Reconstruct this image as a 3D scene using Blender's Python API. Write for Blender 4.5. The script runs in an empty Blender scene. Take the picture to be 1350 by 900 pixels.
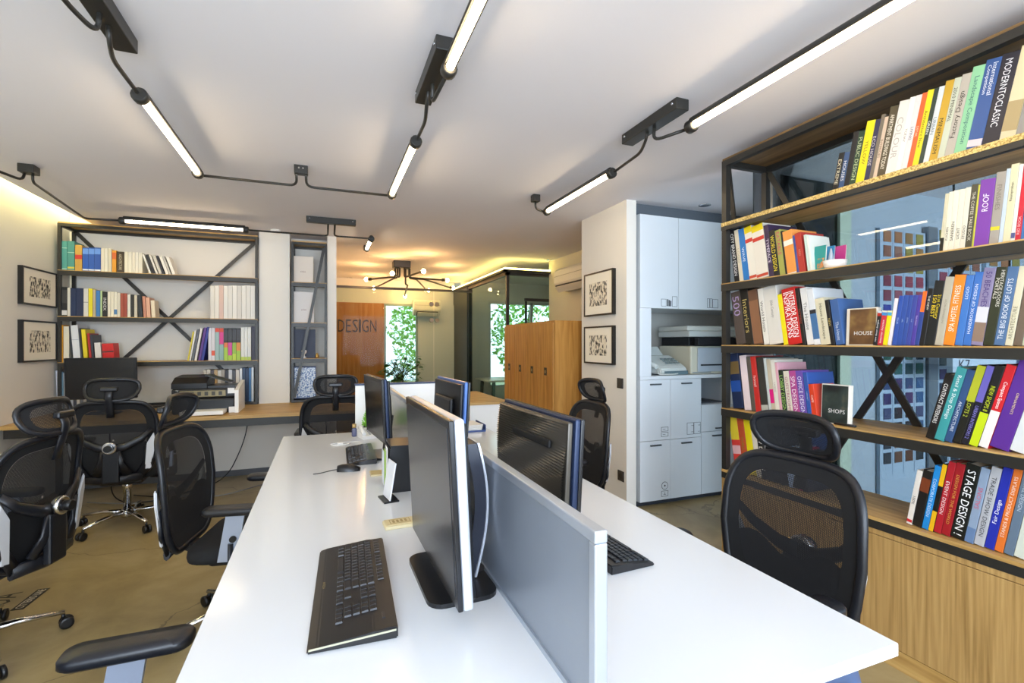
import bpy, bmesh, math, random
from mathutils import Vector, Matrix
random.seed(7)
PI = math.pi
scn = bpy.context.scene
COL = scn.collection
# ------------------------------------------------------------------ camera
F = 638.0; H0 = 1.38; VX = 247.5; HV = 452.0
ang = math.atan(VX / F); CA, SA = math.cos(ang), math.sin(ang)
def ray(u, v):
    x = (u - 675.0) / F; z = (HV - v) / F
    return Vector((x * CA + SA, -x * SA + CA, z))
def bpX(u, v, X):
    r = ray(u, v); k = X / r.x; return Vector((X, r.y * k, H0 + r.z * k))
def bpY(u, v, Y):
    r = ray(u, v); k = Y / r.y; return Vector((r.x * k, Y, H0 + r.z * k))
def bpZ(u, v, Z):
    r = ray(u, v); k = (Z - H0) / r.z; return Vector((r.x * k, r.y * k, Z))
cam_d = bpy.data.cameras.new('camera'); cam = bpy.data.objects.new('camera', cam_d); COL.objects.link(cam)
cam.location = (0, 0, H0); cam.rotation_euler = (PI / 2, 0, -ang)
cam_d.sensor_width = 36; cam_d.lens = F / 1350 * 36; cam_d.shift_y = 2.0 / 1350; cam_d.clip_start = 0.02
scn.camera = cam
# ------------------------------------------------------------------ materials
def lin(c):
    def f(x):
        x /= 255.0
        return x / 12.92 if x <= .04045 else ((x + .055) / 1.055) ** 2.4
    return (f(c[0]), f(c[1]), f(c[2]), 1)
def hexc(h): return lin((int(h[0:2], 16), int(h[2:4], 16), int(h[4:6], 16)))
MATS = {}
def nodes(name):
    m = bpy.data.materials.new(name); m.use_nodes = True
    return m, m.node_tree, m.node_tree.nodes['Principled BSDF']
def mat(h, rough=.5, metal=0, spec=.5, var=0.0, scale=20, coat=0, bump=0):
    key = (h, rough, metal, spec, var, scale, coat, bump)
    if key in MATS: return MATS[key]
    m, nt, b = nodes('m_' + h)
    b.inputs['Base Color'].default_value = hexc(h)
    b.inputs['Roughness'].default_value = rough
    b.inputs['Metallic'].default_value = metal
    b.inputs['Specular IOR Level'].default_value = spec
    b.inputs['Coat Weight'].default_value = coat
    if var or bump:
        tc = nt.nodes.new('ShaderNodeTexCoord'); nz = nt.nodes.new('ShaderNodeTexNoise')
        nz.inputs['Scale'].default_value = scale; nz.inputs['Detail'].default_value = 4
        nt.links.new(tc.outputs['Object'], nz.inputs['Vector'])
        if var:
            mx = nt.nodes.new('ShaderNodeMix'); mx.data_type = 'RGBA'
            c = hexc(h)
            mx.inputs[6].default_value = tuple(max(0, x * (1 - var)) for x in c[:3]) + (1,)
            mx.inputs[7].default_value = tuple(min(1, x * (1 + var)) for x in c[:3]) + (1,)
            nt.links.new(nz.outputs['Fac'], mx.inputs[0]); nt.links.new(mx.outputs[2], b.inputs['Base Color'])
        if bump:
            bp = nt.nodes.new('ShaderNodeBump'); bp.inputs['Strength'].default_value = bump; bp.inputs['Distance'].default_value = .002
            nt.links.new(nz.outputs['Fac'], bp.inputs['Height']); nt.links.new(bp.outputs['Normal'], b.inputs['Normal'])
    MATS[key] = m; return m
def ramp_mat(name, stops, vec_scale, noise_scale, rough, detail=6, coat=0, bump=0, dist=0, spec=.5):
    m, nt, b = nodes(name)
    tc = nt.nodes.new('ShaderNodeTexCoord'); mp = nt.nodes.new('ShaderNodeMapping')
    mp.inputs['Scale'].default_value = vec_scale
    nz = nt.nodes.new('ShaderNodeTexNoise'); nz.inputs['Scale'].default_value = noise_scale; nz.inputs['Detail'].default_value = detail
    nz.inputs['Distortion'].default_value = dist
    cr = nt.nodes.new('ShaderNodeValToRGB')
    el = cr.color_ramp.elements
    while len(el) < len(stops): el.new(.5)
    for e, (p, c) in zip(el, stops): e.position = p; e.color = hexc(c)
    nt.links.new(tc.outputs['Object'], mp.inputs['Vector']); nt.links.new(mp.outputs['Vector'], nz.inputs['Vector'])
    nt.links.new(nz.outputs['Fac'], cr.inputs['Fac']); nt.links.new(cr.outputs['Color'], b.inputs['Base Color'])
    b.inputs['Roughness'].default_value = rough; b.inputs['Coat Weight'].default_value = coat; b.inputs['Specular IOR Level'].default_value = spec
    if bump:
        bp = nt.nodes.new('ShaderNodeBump'); bp.inputs['Strength'].default_value = bump; bp.inputs['Distance'].default_value = .003
        nt.links.new(nz.outputs['Fac'], bp.inputs['Height']); nt.links.new(bp.outputs['Normal'], b.inputs['Normal'])
    return m
def emit(h, s, name='glow'):
    key = ('e', h, s)
    if key in MATS: return MATS[key]
    m = bpy.data.materials.new(name); m.use_nodes = True; nt = m.node_tree; nt.nodes.clear()
    e = nt.nodes.new('ShaderNodeEmission'); e.inputs[0].default_value = hexc(h); e.inputs[1].default_value = s
    o = nt.nodes.new('ShaderNodeOutputMaterial'); nt.links.new(e.outputs[0], o.inputs[0]); MATS[key] = m; return m
def glass(name, tint, refl=1.0, dark=0.0):
    m = bpy.data.materials.new(name); m.use_nodes = True; nt = m.node_tree; nt.nodes.clear()
    t = nt.nodes.new('ShaderNodeBsdfTransparent'); t.inputs[0].default_value = hexc(tint)
    g = nt.nodes.new('ShaderNodeBsdfGlossy'); g.inputs['Roughness'].default_value = 0.01
    fr = nt.nodes.new('ShaderNodeFresnel'); fr.inputs[0].default_value = 1.5
    mu = nt.nodes.new('ShaderNodeMath'); mu.operation = 'MULTIPLY'; mu.inputs[1].default_value = refl; mu.use_clamp = True
    mx = nt.nodes.new('ShaderNodeMixShader'); o = nt.nodes.new('ShaderNodeOutputMaterial')
    nt.links.new(fr.outputs[0], mu.inputs[0]); nt.links.new(mu.outputs[0], mx.inputs[0])
    nt.links.new(t.outputs[0], mx.inputs[1]); nt.links.new(g.outputs[0], mx.inputs[2]); nt.links.new(mx.outputs[0], o.inputs[0])
    return m
def mesh_fabric():
    m, nt, b = nodes('woven_mesh')
    b.inputs['Base Color'].default_value = hexc('15161a'); b.inputs['Roughness'].default_value = .8
    t = nt.nodes.new('ShaderNodeBsdfTransparent'); mx = nt.nodes.new('ShaderNodeMixShader')
    tc = nt.nodes.new('ShaderNodeTexCoord')
    sep = nt.nodes.new('ShaderNodeSeparateXYZ'); nt.links.new(tc.outputs['Object'], sep.inputs[0])
    def band(out):
        a = nt.nodes.new('ShaderNodeMath'); a.operation = 'MULTIPLY'; a.inputs[1].default_value = 2 * PI / .0042
        nt.links.new(out, a.inputs[0])
        s = nt.nodes.new('ShaderNodeMath'); s.operation = 'SINE'; nt.links.new(a.outputs[0], s.inputs[0]); return s
    sx, sz = band(sep.outputs['X']), band(sep.outputs['Z'])
    mxx = nt.nodes.new('ShaderNodeMath'); mxx.operation = 'MAXIMUM'
    nt.links.new(sx.outputs[0], mxx.inputs[0]); nt.links.new(sz.outputs[0], mxx.inputs[1])
    gt = nt.nodes.new('ShaderNodeMath'); gt.operation = 'GREATER_THAN'; gt.inputs[1].default_value = -.3
    nt.links.new(mxx.outputs[0], gt.inputs[0])
    nt.links.new(gt.outputs[0], mx.inputs[0]); nt.links.new(t.outputs[0], mx.inputs[1]); nt.links.new(b.outputs[0], mx.inputs[2])
    o = nt.nodes['Material Output']; nt.links.new(mx.outputs[0], o.inputs[0]); return m
M = dict(
    wall=mat('e9e5dc', .75, var=.015, scale=3), ceil=mat('ebe9ee', .8, var=.01, scale=2),
    steel=mat('33322f', .38, .25, var=.12, scale=30), black=mat('131417', .35, spec=.5), plastic=mat('17191f', .36, bump=.15, scale=120, var=.08),
    fabric=mat('101114', .85, var=.15, scale=300), chrome=mat('d8d8da', .12, 1), silver=mat('d3d5d9', .35, .25), white=mat('f3f2ef', .3, var=.01),
    desk=mat('dfe2e5', .14, spec=.5, var=.006, scale=4), whitec=mat('e6eaee', .35, var=.01), alu=mat('b8bfc9', .35, .6),
    bluegrey=mat('4d6288', .4, .2, var=.06, scale=14), paper=mat('efe9da', .8, var=.05, scale=80), screen=mat('0d0f14', .18, spec=.6), screenmatte=mat('2b2e33', .25, spec=.6),
)
M['oak'] = ramp_mat('oak_board', [(.3, 'a07a40'), (.5, 'c19a5a'), (.7, 'd2ae6d')], (1, 14, 14), 2.2, .45, dist=.4, bump=.1)
M['oak_y'] = ramp_mat('oak_board_along_y', [(.3, 'a07a40'), (.5, 'c29b5b'), (.7, 'd6b170')], (14, 1, 14), 2.2, .45, dist=.4, bump=.1)
M['oak_z'] = ramp_mat('oak_panel_upright', [(.25, '94723f'), (.5, 'b8935a'), (.75, 'cba76b')], (30, 30, .9), 2.4, .42, dist=.35, bump=.12)
M['lock'] = ramp_mat('locker_veneer', [(.3, 'a87331'), (.5, 'bf8a42'), (.7, 'd09d52')], (12, 12, .8), 2.2, .4, dist=.6)
M['cherry'] = ramp_mat('reception_veneer', [(.3, 'a86a3a'), (.5, 'bb7f4c'), (.7, 'c9905c')], (10, 10, .6), 2, .7, dist=.5, spec=.2)
M['chip'] = ramp_mat('raw_chipboard_edge', [(.35, '8f7238'), (.5, 'c9ab62'), (.65, 'ead08c')], (1, 1, 1), 160, .5, detail=2)
M['ply'] = ramp_mat('dark_plywood', [(.3, '5b4428'), (.5, '7a5f3a'), (.7, '8c6f47')], (1, 10, 10), 2, .55, dist=.4)
M['mesh'] = mesh_fabric()
M['glass'] = glass('clear_glass', 'e6efed', .1); M['glassd'] = glass('smoked_glass', 'b4c0c3', .9); M['frost'] = mat('aab6b4', .3)
M['acryl'] = glass('smoky_acrylic', '9c968c', 1.8)
M['tube'] = emit('ffe4ba', 20, 'lit_tube'); M['bulb'] = emit('ffc27a', 150, 'lit_bulb'); M['led'] = emit('f4e07a', 9, 'led_strip')
M['ledw'] = emit('f6e79a', 16, 'led_strip'); M['spot'] = emit('fff0d0', 12, 'lit_spot')
def floor_mat():
    m, nt, b = nodes('polished_concrete')
    tc = nt.nodes.new('ShaderNodeTexCoord')
    n1 = nt.nodes.new('ShaderNodeTexNoise'); n1.inputs['Scale'].default_value = 1.6; n1.inputs['Detail'].default_value = 9; n1.inputs['Roughness'].default_value = .62
    n1.inputs['Distortion'].default_value = .5
    cr = nt.nodes.new('ShaderNodeValToRGB'); el = cr.color_ramp.elements; el.new(.5)
    for e, (p, c) in zip(el, [(.3, '7d6c4a'), (.5, '9c8a60'), (.72, 'b5a47c')]): e.position = p; e.color = hexc(c)
    vo = nt.nodes.new('ShaderNodeTexVoronoi'); vo.feature = 'DISTANCE_TO_EDGE'; vo.inputs['Scale'].default_value = .9
    n2 = nt.nodes.new('ShaderNodeTexNoise'); n2.inputs['Scale'].default_value = 3; n2.inputs['Detail'].default_value = 6
    va = nt.nodes.new('ShaderNodeVectorMath'); va.operation = 'ADD'
    vs = nt.nodes.new('ShaderNodeVectorMath'); vs.operation = 'SCALE'; vs.inputs['Scale'].default_value = .35
    nt.links.new(tc.outputs['Object'], n1.inputs['Vector']); nt.links.new(tc.outputs['Object'], n2.inputs['Vector'])
    nt.links.new(n2.outputs['Color'], vs.inputs[0]); nt.links.new(vs.outputs[0], va.inputs[0]); nt.links.new(tc.outputs['Object'], va.inputs[1])
    nt.links.new(va.outputs[0], vo.inputs['Vector'])
    lt = nt.nodes.new('ShaderNodeMath'); lt.operation = 'LESS_THAN'; lt.inputs[1].default_value = .0035
    nt.links.new(vo.outputs['Distance'], lt.inputs[0])
    mx = nt.nodes.new('ShaderNodeMix'); mx.data_type = 'RGBA'; mx.inputs[7].default_value = hexc('4a3d28')
    f = nt.nodes.new('ShaderNodeMath'); f.operation = 'MULTIPLY'; f.inputs[1].default_value = .6
    nt.links.new(lt.outputs[0], f.inputs[0]); nt.links.new(f.outputs[0], mx.inputs[0])
    nt.links.new(n1.outputs['Fac'], cr.inputs[0]); nt.links.new(cr.outputs[0], mx.inputs[6]); nt.links.new(mx.outputs[2], b.inputs['Base Color'])
    b.inputs['Roughness'].default_value = .33; return m
M['floor'] = floor_mat()
def print_mat(seed, a='2b2620', b_='efe6d0', sc=14):
    m, nt, b = nodes('sepia_print')
    tc = nt.nodes.new('ShaderNodeTexCoord'); mp = nt.nodes.new('ShaderNodeMapping'); mp.inputs['Location'].default_value = (seed, seed * 1.7, 0); mp.inputs['Scale'].default_value = (1.4, 1.4, .8)
    vo = nt.nodes.new('ShaderNodeTexVoronoi'); vo.distance = 'CHEBYCHEV'; vo.inputs['Scale'].default_value = sc
    nz = nt.nodes.new('ShaderNodeTexNoise'); nz.inputs['Scale'].default_value = sc * 1.5; nz.inputs['Detail'].default_value = 5
    mu = nt.nodes.new('ShaderNodeMath'); mu.operation = 'MULTIPLY_ADD'; mu.inputs[1].default_value = .9
    cr = nt.nodes.new('ShaderNodeValToRGB'); el = cr.color_ramp.elements
    el[0].position = .70; el[0].color = hexc(a); el[1].position = .95; el[1].color = hexc(b_)
    nt.links.new(tc.outputs['Object'], mp.inputs[0]); nt.links.new(mp.outputs[0], vo.inputs['Vector']); nt.links.new(mp.outputs[0], nz.inputs['Vector'])
    nt.links.new(vo.outputs['Distance'], mu.inputs[0]); nt.links.new(nz.outputs['Fac'], mu.inputs[2])
    nt.links.new(mu.outputs[0], cr.inputs[0]); nt.links.new(cr.outputs[0], b.inputs['Base Color']); b.inputs['Roughness'].default_value = .6
    return m
# ------------------------------------------------------------------ mesh helpers
class MB:
    def __init__(s): s.bm = bmesh.new()
    def box(s, x0, x1, y0, y1, z0, z1, bev=0, seg=2, mtx=None):
        g = bmesh.ops.create_cube(s.bm, size=1)
        for v in g['verts']:
            v.co = Vector(((x0 + x1) / 2 + v.co.x * (x1 - x0), (y0 + y1) / 2 + v.co.y * (y1 - y0), (z0 + z1) / 2 + v.co.z * (z1 - z0)))
        vs = g['verts']
        if bev:
            es = list({e for v in vs for e in v.link_edges})
            r = bmesh.ops.bevel(s.bm, geom=es, offset=bev, segments=seg, affect='EDGES', profile=.5)
            vs = list({v for f in r['faces'] for v in f.verts} | {v for v in vs if v.is_valid})
        if mtx is not None:
            seen = set(); stack = [v for v in vs if v.is_valid][:1]
            while stack:
                v = stack.pop()
                if v in seen: continue
                seen.add(v); stack += [e.other_vert(v) for e in v.link_edges]
            for v in seen: v.co = mtx @ v.co
        return s
    def bar(s, a, b, w, h, up=(0, 0, 1)):
        a, b = Vector(a), Vector(b); d = (b - a).normalized(); u = Vector(up)
        if abs(d.dot(u)) > .97: u = Vector((0, 1, 0))
        x = d.cross(u).normalized(); z = x.cross(d)
        vs = []
        for p in (a, b):
            for sx, sz in ((-1, -1), (1, -1), (1, 1), (-1, 1)):
                vs.append(s.bm.verts.new(p + x * sx * w / 2 + z * sz * h / 2))
        for i in range(4):
            j = (i + 1) % 4; s.bm.faces.new((vs[i], vs[j], vs[4 + j], vs[4 + i]))
        s.bm.faces.new(vs[3::-1]); s.bm.faces.new(vs[4:]); return s
    def tube(s, pts, r, closed=False, seg=10, rb=None, taper=None, updir=None):
        pts = [Vector(p) for p in pts]; n = len(pts); rings = []
        prev = None
        for i, p in enumerate(pts):
            if closed: t = (pts[(i + 1) % n] - pts[i - 1]).normalized()
            else: t = ((pts[min(i + 1, n - 1)] - pts[max(i - 1, 0)])).normalized()
            if updir is not None: u = Vector(updir)
            elif prev is None: u = Vector((0, 0, 1)) if abs(t.z) < .9 else Vector((0, 1, 0))
            else: u = prev
            x = t.cross(u)
            if x.length < 1e-5: x = t.cross(Vector((1, 0, 0)))
            x.normalize(); z = x.cross(t).normalized(); prev = z
            k = taper[i] if taper else 1
            ring = [s.bm.verts.new(p + x * math.cos(2 * PI * j / seg) * r * k + z * math.sin(2 * PI * j / seg) * (rb or r) * k) for j in range(seg)]
            rings.append(ring)
        for i in range(n if closed else n - 1):
            a, b = rings[i], rings[(i + 1) % n]
            for j in range(seg):
                f = s.bm.faces.new((a[j], a[(j + 1) % seg], b[(j + 1) % seg], b[j])); f.smooth = True
        if not closed: s.bm.faces.new(rings[0][::-1]); s.bm.faces.new(rings[-1])
        return s
    def lathe(s, prof, seg=20, c=(0, 0, 0), axis='z'):
        c = Vector(c); rings = []
        for r, h in prof:
            ring = []
            for j in range(seg):
                a = 2 * PI * j / seg; x, y = math.cos(a) * r, math.sin(a) * r
                p = {'z': (x, y, h), 'x': (h, x, y), 'y': (x, h, y)}[axis]
                ring.append(s.bm.verts.new(c + Vector(p)))
            rings.append(ring)
        for a, b in zip(rings, rings[1:]):
            for j in range(seg):
                f = s.bm.faces.new((a[j], a[(j + 1) % seg], b[(j + 1) % seg], b[j])); f.smooth = True
        s.bm.faces.new(rings[0][::-1]); s.bm.faces.new(rings[-1]); return s
    def poly(s, pts, thick):
        """prism: pts loop, thick = vector"""
        t = Vector(thick); a = [s.bm.verts.new(Vector(p)) for p in pts]; b = [s.bm.verts.new(Vector(p) + t) for p in pts]; n = len(a)
        s.bm.faces.new(a[::-1]); s.bm.faces.new(b)
        for i in range(n): s.bm.faces.new((a[i], a[(i + 1) % n], b[(i + 1) % n], b[i]))
        return s
    def grid(s, rows, thick=None, smooth=True, closed=False):
        vs = [[s.bm.verts.new(Vector(p)) for p in r] for r in rows]
        for a, b in zip(vs, vs[1:]):
            m = len(a)
            for j in range(m if closed else m - 1):
                f = s.bm.faces.new((a[j], a[(j + 1) % m], b[(j + 1) % m], b[j])); f.smooth = smooth
        return vs
    def shift(s, v):
        for q in s.bm.verts: q.co += Vector(v)
        return s
    def done(s, name, m, parent=None, label=None):
        bmesh.ops.recalc_face_normals(s.bm, faces=s.bm.faces[:])
        me = bpy.data.meshes.new(name); s.bm.to_mesh(me); s.bm.free()
        for x in (m if isinstance(m, (list, tuple)) else [m]): me.materials.append(x)
        o = bpy.data.objects.new(name, me); COL.objects.link(o)
        if parent is not None: o.parent = parent
        if label: o['label'] = label
        return o
def thing(name, label, cat, loc=(0, 0, 0), rz=0, group=None):
    o = bpy.data.objects.new(name, None); COL.objects.link(o); o.location = loc; o.rotation_euler = (0, 0, rz)
    o.empty_display_size = .1
    o['label'] = label; o['category'] = cat
    if group: o['group'] = group
    return o
def tag(o, label, cat, group=None):
    o['label'] = label; o['category'] = cat
    if group: o['group'] = group
    return o
def struct(o): o['kind'] = 'structure'; return o
CHILD = {}
def copy_tree(o, parent=None):
    c = o.copy(); COL.objects.link(c); c.parent = parent
    if parent is not None: c.matrix_parent_inverse = o.matrix_parent_inverse.copy()
    for ch in list(o.children): copy_tree(ch, c)
    return c
def sbox(name, x0, x1, y0, y1, z0, z1, m, bev=0, parent=None):
    """box whose origin sits at its centre bottom"""
    return MB().box(x0, x1, y0, y1, z0, z1, bev).done(name, m, parent)
def place_origin(o, loc):
    loc = Vector(loc)
    for v in o.data.vertices: v.co -= loc
    o.location = loc; return o
def text_mesh(s, L, W, m, name, parent, mtx, fit=True):
    """flat lettering fitted into L x W, centred at the origin of mtx (x along the line, y up)"""
    cu = bpy.data.curves.new('t', 'FONT'); cu.body = s; cu.size = 1; cu.resolution_u = 2
    to = bpy.data.objects.new('t', cu); COL.objects.link(to)
    me = bpy.data.meshes.new_from_object(to)
    bpy.data.objects.remove(to); bpy.data.curves.remove(cu)
    xs = [v.co.x for v in me.vertices]; ys = [v.co.y for v in me.vertices]
    if not xs: return None
    w, h = max(xs) - min(xs), max(ys) - min(ys); cx, cy = (max(xs) + min(xs)) / 2, (max(ys) + min(ys)) / 2
    kx, ky = L / w, W / h
    if kx > ky * 1.25: kx = ky * 1.25
    if ky > kx * 1.8: ky = kx * 1.8
    for v in me.vertices: v.co = mtx @ Vector(((v.co.x - cx) * kx, (v.co.y - cy) * ky, 0))
    me.materials.append(m)
    o = bpy.data.objects.new(name, me); COL.objects.link(o)
    if parent is not None: o.parent = parent
    return o
def frame_mtx(origin, xdir, ydir):
    x = Vector(xdir).normalized(); y = Vector(ydir).normalized(); z = x.cross(y)
    m = Matrix((x, y, z)).transposed().to_4x4(); m.translation = Vector(origin); return m
def rrect(w, h, r, n=5, skew=0):
    pts = []
    for cx, cy, a0 in ((w - r, h - r, 0), (-w + r, h - r, 90), (-w + r, -h + r, 180), (w - r, -h + r, 270)):
        for i in range(n + 1):
            a = math.radians(a0 + 90 * i / n); pts.append((cx + r * math.cos(a), cy + r * math.sin(a)))
    return pts
# ------------------------------------------------------------------ the room
CZ = 2.56
XL, XS, XG = -2.33, 2.257, 2.68     # left wall, shelf front, showroom glass
YD0, YD1, ZD = .664, 3.65, .74      # central desk
YF = 5.68                           # front of the far bookcases
struct(sbox('floor', -3.2, 6.4, -2.2, 10.4, -.12, 0, M['floor']))
o = MB()
o.box(-2.14, 6.4, -2.2, 10.4, CZ, CZ + .05)
struct(o.done('ceiling', M['ceil']))
struct(sbox('ceiling_upper', XL - .3, -2.0, -2.2, 6.2, 2.80, 2.86, M['ceil']))
struct(sbox('trim_1', -2.15, -2.14, -2.2, 5.72, CZ, 2.80, M['ceil']))
struct(sbox('wall_left', XL - .12, XL, -2.2, 6.12, 0, 2.80, M['wall']))
# far wall with two bookcase niches above the desk line
xa = bpY(341.5, 450, 5.72).x; xb = bpY(382, 450, 5.72).x; xc = bpY(431.5, 450, 5.72).x; xd = bpY(443.5, 450, 5.72).x
o = MB()
o.box(XL, xd, 5.74, 6.12, 0, ZD - .04)
o.box(XL, xd, 6.0, 6.12, ZD - .04, CZ + .24)
o.box(xa, xb, 5.72, 6.0, ZD - .04, CZ)
o.box(xc, xd, 5.72, 6.0, 0, CZ)
struct(o.done('wall_far', M['wall']))
struct(sbox('baseboard_far', XL, xa + .3, 5.728, 5.74, 0, .06, mat('5a5c60', .5)))
# window wall behind the camera
o = MB()
for x0, x1 in ((XL - .12, -1.9), (.35, .55), (5.6, 6.4)): o.box(x0, x1, -2.2, -2.05, 0, CZ)
o.box(XL - .12, 6.4, -2.2, -2.05, 0, .5); o.box(XL - .12, 6.4, -2.2, -2.05, 2.4, 2.8)
struct(o.done('wall_rear', M['wall']))
for i, (x0, x1) in enumerate(((-1.9, .35), (.55, 5.6))):
    o = MB(); w = .06
    o.box(x0, x1, -2.15, -2.1, .5, .56); o.box(x0, x1, -2.15, -2.1, 2.34, 2.4)
    for k in range(3):
        xx = x0 + (x1 - x0 - w) * k / 2; o.box(xx, xx + w, -2.15, -2.1, .56, 2.34)
    wf = struct(o.done('window_%d' % (i + 1), mat('3a3c40', .4)))
    struct(sbox('window_pane', x0 + .02, x1 - .02, -2.13, -2.12, .54, 2.36, M['glass'], parent=wf))
# white partition slab that ends beside the kitchenette-like storage wall
px = 2.318
o = MB(); o.box(px, px + .094, 3.37, 4.114, 0, CZ); o.box(px + .094, px + .5, 4.03, 4.114, 0, CZ)
struct(o.done('wall_partition', M['wall']))
# wall carrying the air conditioner, between lockers and glass room
struct(sbox('wall_right', 3.05, 3.17, 4.22, 6.37, 0, CZ, mat('e2d9bf', .75)))
struct(sbox('wall_storage', 2.45, 5.4, 4.12, 4.24, 0, CZ, M['wall']))
# ---- showroom behind the glass
struct(sbox('wall_showroom', 6.2, 6.4, -2.2, 4.2, 0, CZ, mat('c9d2da', .7)))
o = MB(); o.box(3.5, 3.62, 2.42, 2.5, 0, CZ)
struct(o.done('trim_2', mat('c8d2b8', .5)))
struct(sbox('wall_sample', 3.62, 6.2, 2.42, 2.5, 0, CZ, mat('b4bcc4', .6)))
gw = MB()
for y0, y1 in ((.9, 2.29), (-.55, .895), (-2.05, -.555)): gw.box(XG, XG + .012, y0, y1, .02, CZ - .02)
gw.box(XG + .012, 3.5, 2.44, 2.452, .02, CZ - .02)
struct(gw.done('window_3', M['glassd']))
o = MB(); o.box(XG - .005, XG + .02, -2.05, 2.3, CZ - .03, CZ); o.box(XG - .005, XG + .02, -2.05, 2.3, 0, .03)
o.box(XG - .005, XG + .02, 2.285, 2.3, .03, CZ - .03)
struct(o.done('trim_3', mat('8a8f92', .4, .4)))
# ---- glass room
GX, GY = 2.39, 6.37; GT = 2.38
yA = bpX(617, 450, GX).y; yB = bpX(580, 450, GX).y
xE = bpY(734, 450, GY).x
fr = MB()
fr.box(GX, GX + .05, GY, yA, GT - .045, GT); fr.box(GX, xE, GY, GY + .05, GT - .045, GT)
fr.box(GX, GX + .04, GY, GY + .04, 0, GT - .045); fr.box(GX, GX + .05, yA - .04, yA, 0, GT - .045); fr.box(xE - .04, xE, GY, GY + .05, 0, GT - .045)
fr.box(GX, GX + .05, GY, yA, 0, .05); fr.box(GX + .04, xE, GY, GY + .05, 0, .05)
fr.box(GX + .28, xE - .04, GY, GY + .03, 1.98, 2.02); fr.box(GX + .30, GX + .33, GY + .04, GY + .06, .05, 1.98)
struct(fr.done('trim_4', mat('2c2a28', .4)))
o = MB(); o.box(GX + .015, GX + .025, GY + .04, yA - .04, .05, GT - .045); o.box(GX + .04, xE - .04, GY + .008, GY + .016, .05, GT - .045)
struct(o.done('window_4', M['glass']))
struct(sbox('wall_dark', GX - .02, GX + .08, yA, 10.2, 0, GT + .02, mat('3d4048', .45)))
o = MB(); o.box(GX - .06, GX - .005, GY - .06, 10.2, GT + .0, GT + .03); o.box(GX - .06, xE, GY - .06, GY - .005, GT, GT + .03)
struct(o.done('trim_5', mat('2c2a28', .4)))
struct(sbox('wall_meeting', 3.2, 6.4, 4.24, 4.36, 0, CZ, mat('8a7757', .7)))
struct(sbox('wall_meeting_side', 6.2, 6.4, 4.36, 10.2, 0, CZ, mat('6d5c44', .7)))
# meeting room back wall with a window opening
wy = 9.0
o = MB(); o.box(GX + .08, 3.0, wy, wy + .1, 0, CZ); o.box(4.9, 6.2, wy, wy + .1, 0, CZ); o.box(3.0, 4.9, wy, wy + .1, 0, .5); o.box(3.0, 4.9, wy, wy + .1, 2.2, CZ)
struct(o.done('wall_meeting_far', M['wall']))
o = MB(); w = .05
for xx in (3.0, 3.9, 4.85): o.box(xx, xx + w, wy + .02, wy + .07, .5, 2.2)
o.box(3.0, 4.9, wy + .02, wy + .07, .5, .55); o.box(3.0, 4.9, wy + .02, wy + .07, 2.15, 2.2)
wf = struct(o.done('window_5', mat('d8dcd8', .4)))
struct(sbox('window_pane', 3.02, 4.88, wy + .04, wy + .046, .52, 2.18, M['glass'], parent=wf))
# ---- reception end
YR = 9.3
xw0 = bpY(443, 450, YR).x - .15; xw1 = bpY(506, 450, YR).x; xw2 = bpY(551, 450, YR).x
zt = bpY(475, 399, YR).z
struct(sbox('wall_reception', xw0 - .6, xw1, YR - .04, YR + .1, 0, zt, M['cherry']))
o = MB(); o.box(xw0 - .6, GX, YR + .0, YR + .1, zt, CZ); o.box(xw2, GX, YR - .05, YR + .1, 0, zt)
struct(o.done('wall_reception_white', M['wall']))
struct(sbox('wall_hall', xd - .1, xd, 6.0, YR + .1, 0, CZ, M['wall']))
o = MB(); o.box(xw1, xw1 + .04, YR, YR + .05, 0, zt); o.box(xw2 - .04, xw2, YR, YR + .05, 0, zt); o.box(xw1 + .04, xw2 - .04, YR, YR + .05, zt - .04, zt)
wf = struct(o.done('window_6', mat('9aa89a', .4)))
struct(sbox('window_pane', xw1 + .03, xw2 - .03, YR + .02, YR + .026, .02, zt - .02, M['glass'], parent=wf))
# inner glass partition of the reception, with header rail
YP = 8.0; zh = bpY(500, 381, YP).z; xj = bpY(572, 450, YP).x
struct(sbox('trim_6', xd, GX - .02, YP - .02, YP + .03, zh, zh + .035, mat('33312c', .4)))
o = MB(); o.box(xd + .01, xj - .004, YP, YP + .01, .01, zh); o.box(xj + .004, GX - .03, YP, YP + .01, .01, zh)
struct(o.done('window_7', M['glass']))
o = MB()
for vv in (401, 422):
    z = bpY(572, vv, YP).z; o.lathe([(.035, -.02), (.04, 0), (.035, .03)], 12, (xj - .04, YP, z), 'y'); o.lathe([(.035, -.02), (.04, 0), (.035, .03)], 12, (xj + .05, YP, z), 'y')
struct(o.done('trim_7', M['chrome']))
# letters on the reception veneer (the left end runs behind the white pier)
za, zb = bpY(470, 438, YR).z, bpY(470, 421, YR).z
tx0 = bpY(437, 430, YR).x; tx1 = bpY(497, 430, YR).x
sg = thing('wall_lettering', 'large dark letters reading JDESIGN on the orange wood reception wall', 'sign', ((tx0 + tx1) / 2, YR - .045, (za + zb) / 2))
word = 'JDESIGN'; cw = (tx1 - tx0) / len(word)
wid = {'I': .35, 'J': .75, 'E': .85, 'D': 1.1, 'S': .95, 'G': 1.15, 'N': 1.1}; tot = sum(wid[c] for c in word); cxp = tx0
for ch in word:
    wch = wid[ch] / tot * (tx1 - tx0)
    t = text_mesh(ch, wch * .82, zb - za, mat('4a3526', .5), 'letter', sg, frame_mtx((cxp + wch / 2 - (tx0 + tx1) / 2, 0, 0), (1, 0, 0), (0, 0, 1)))
    cxp += wch
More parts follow.
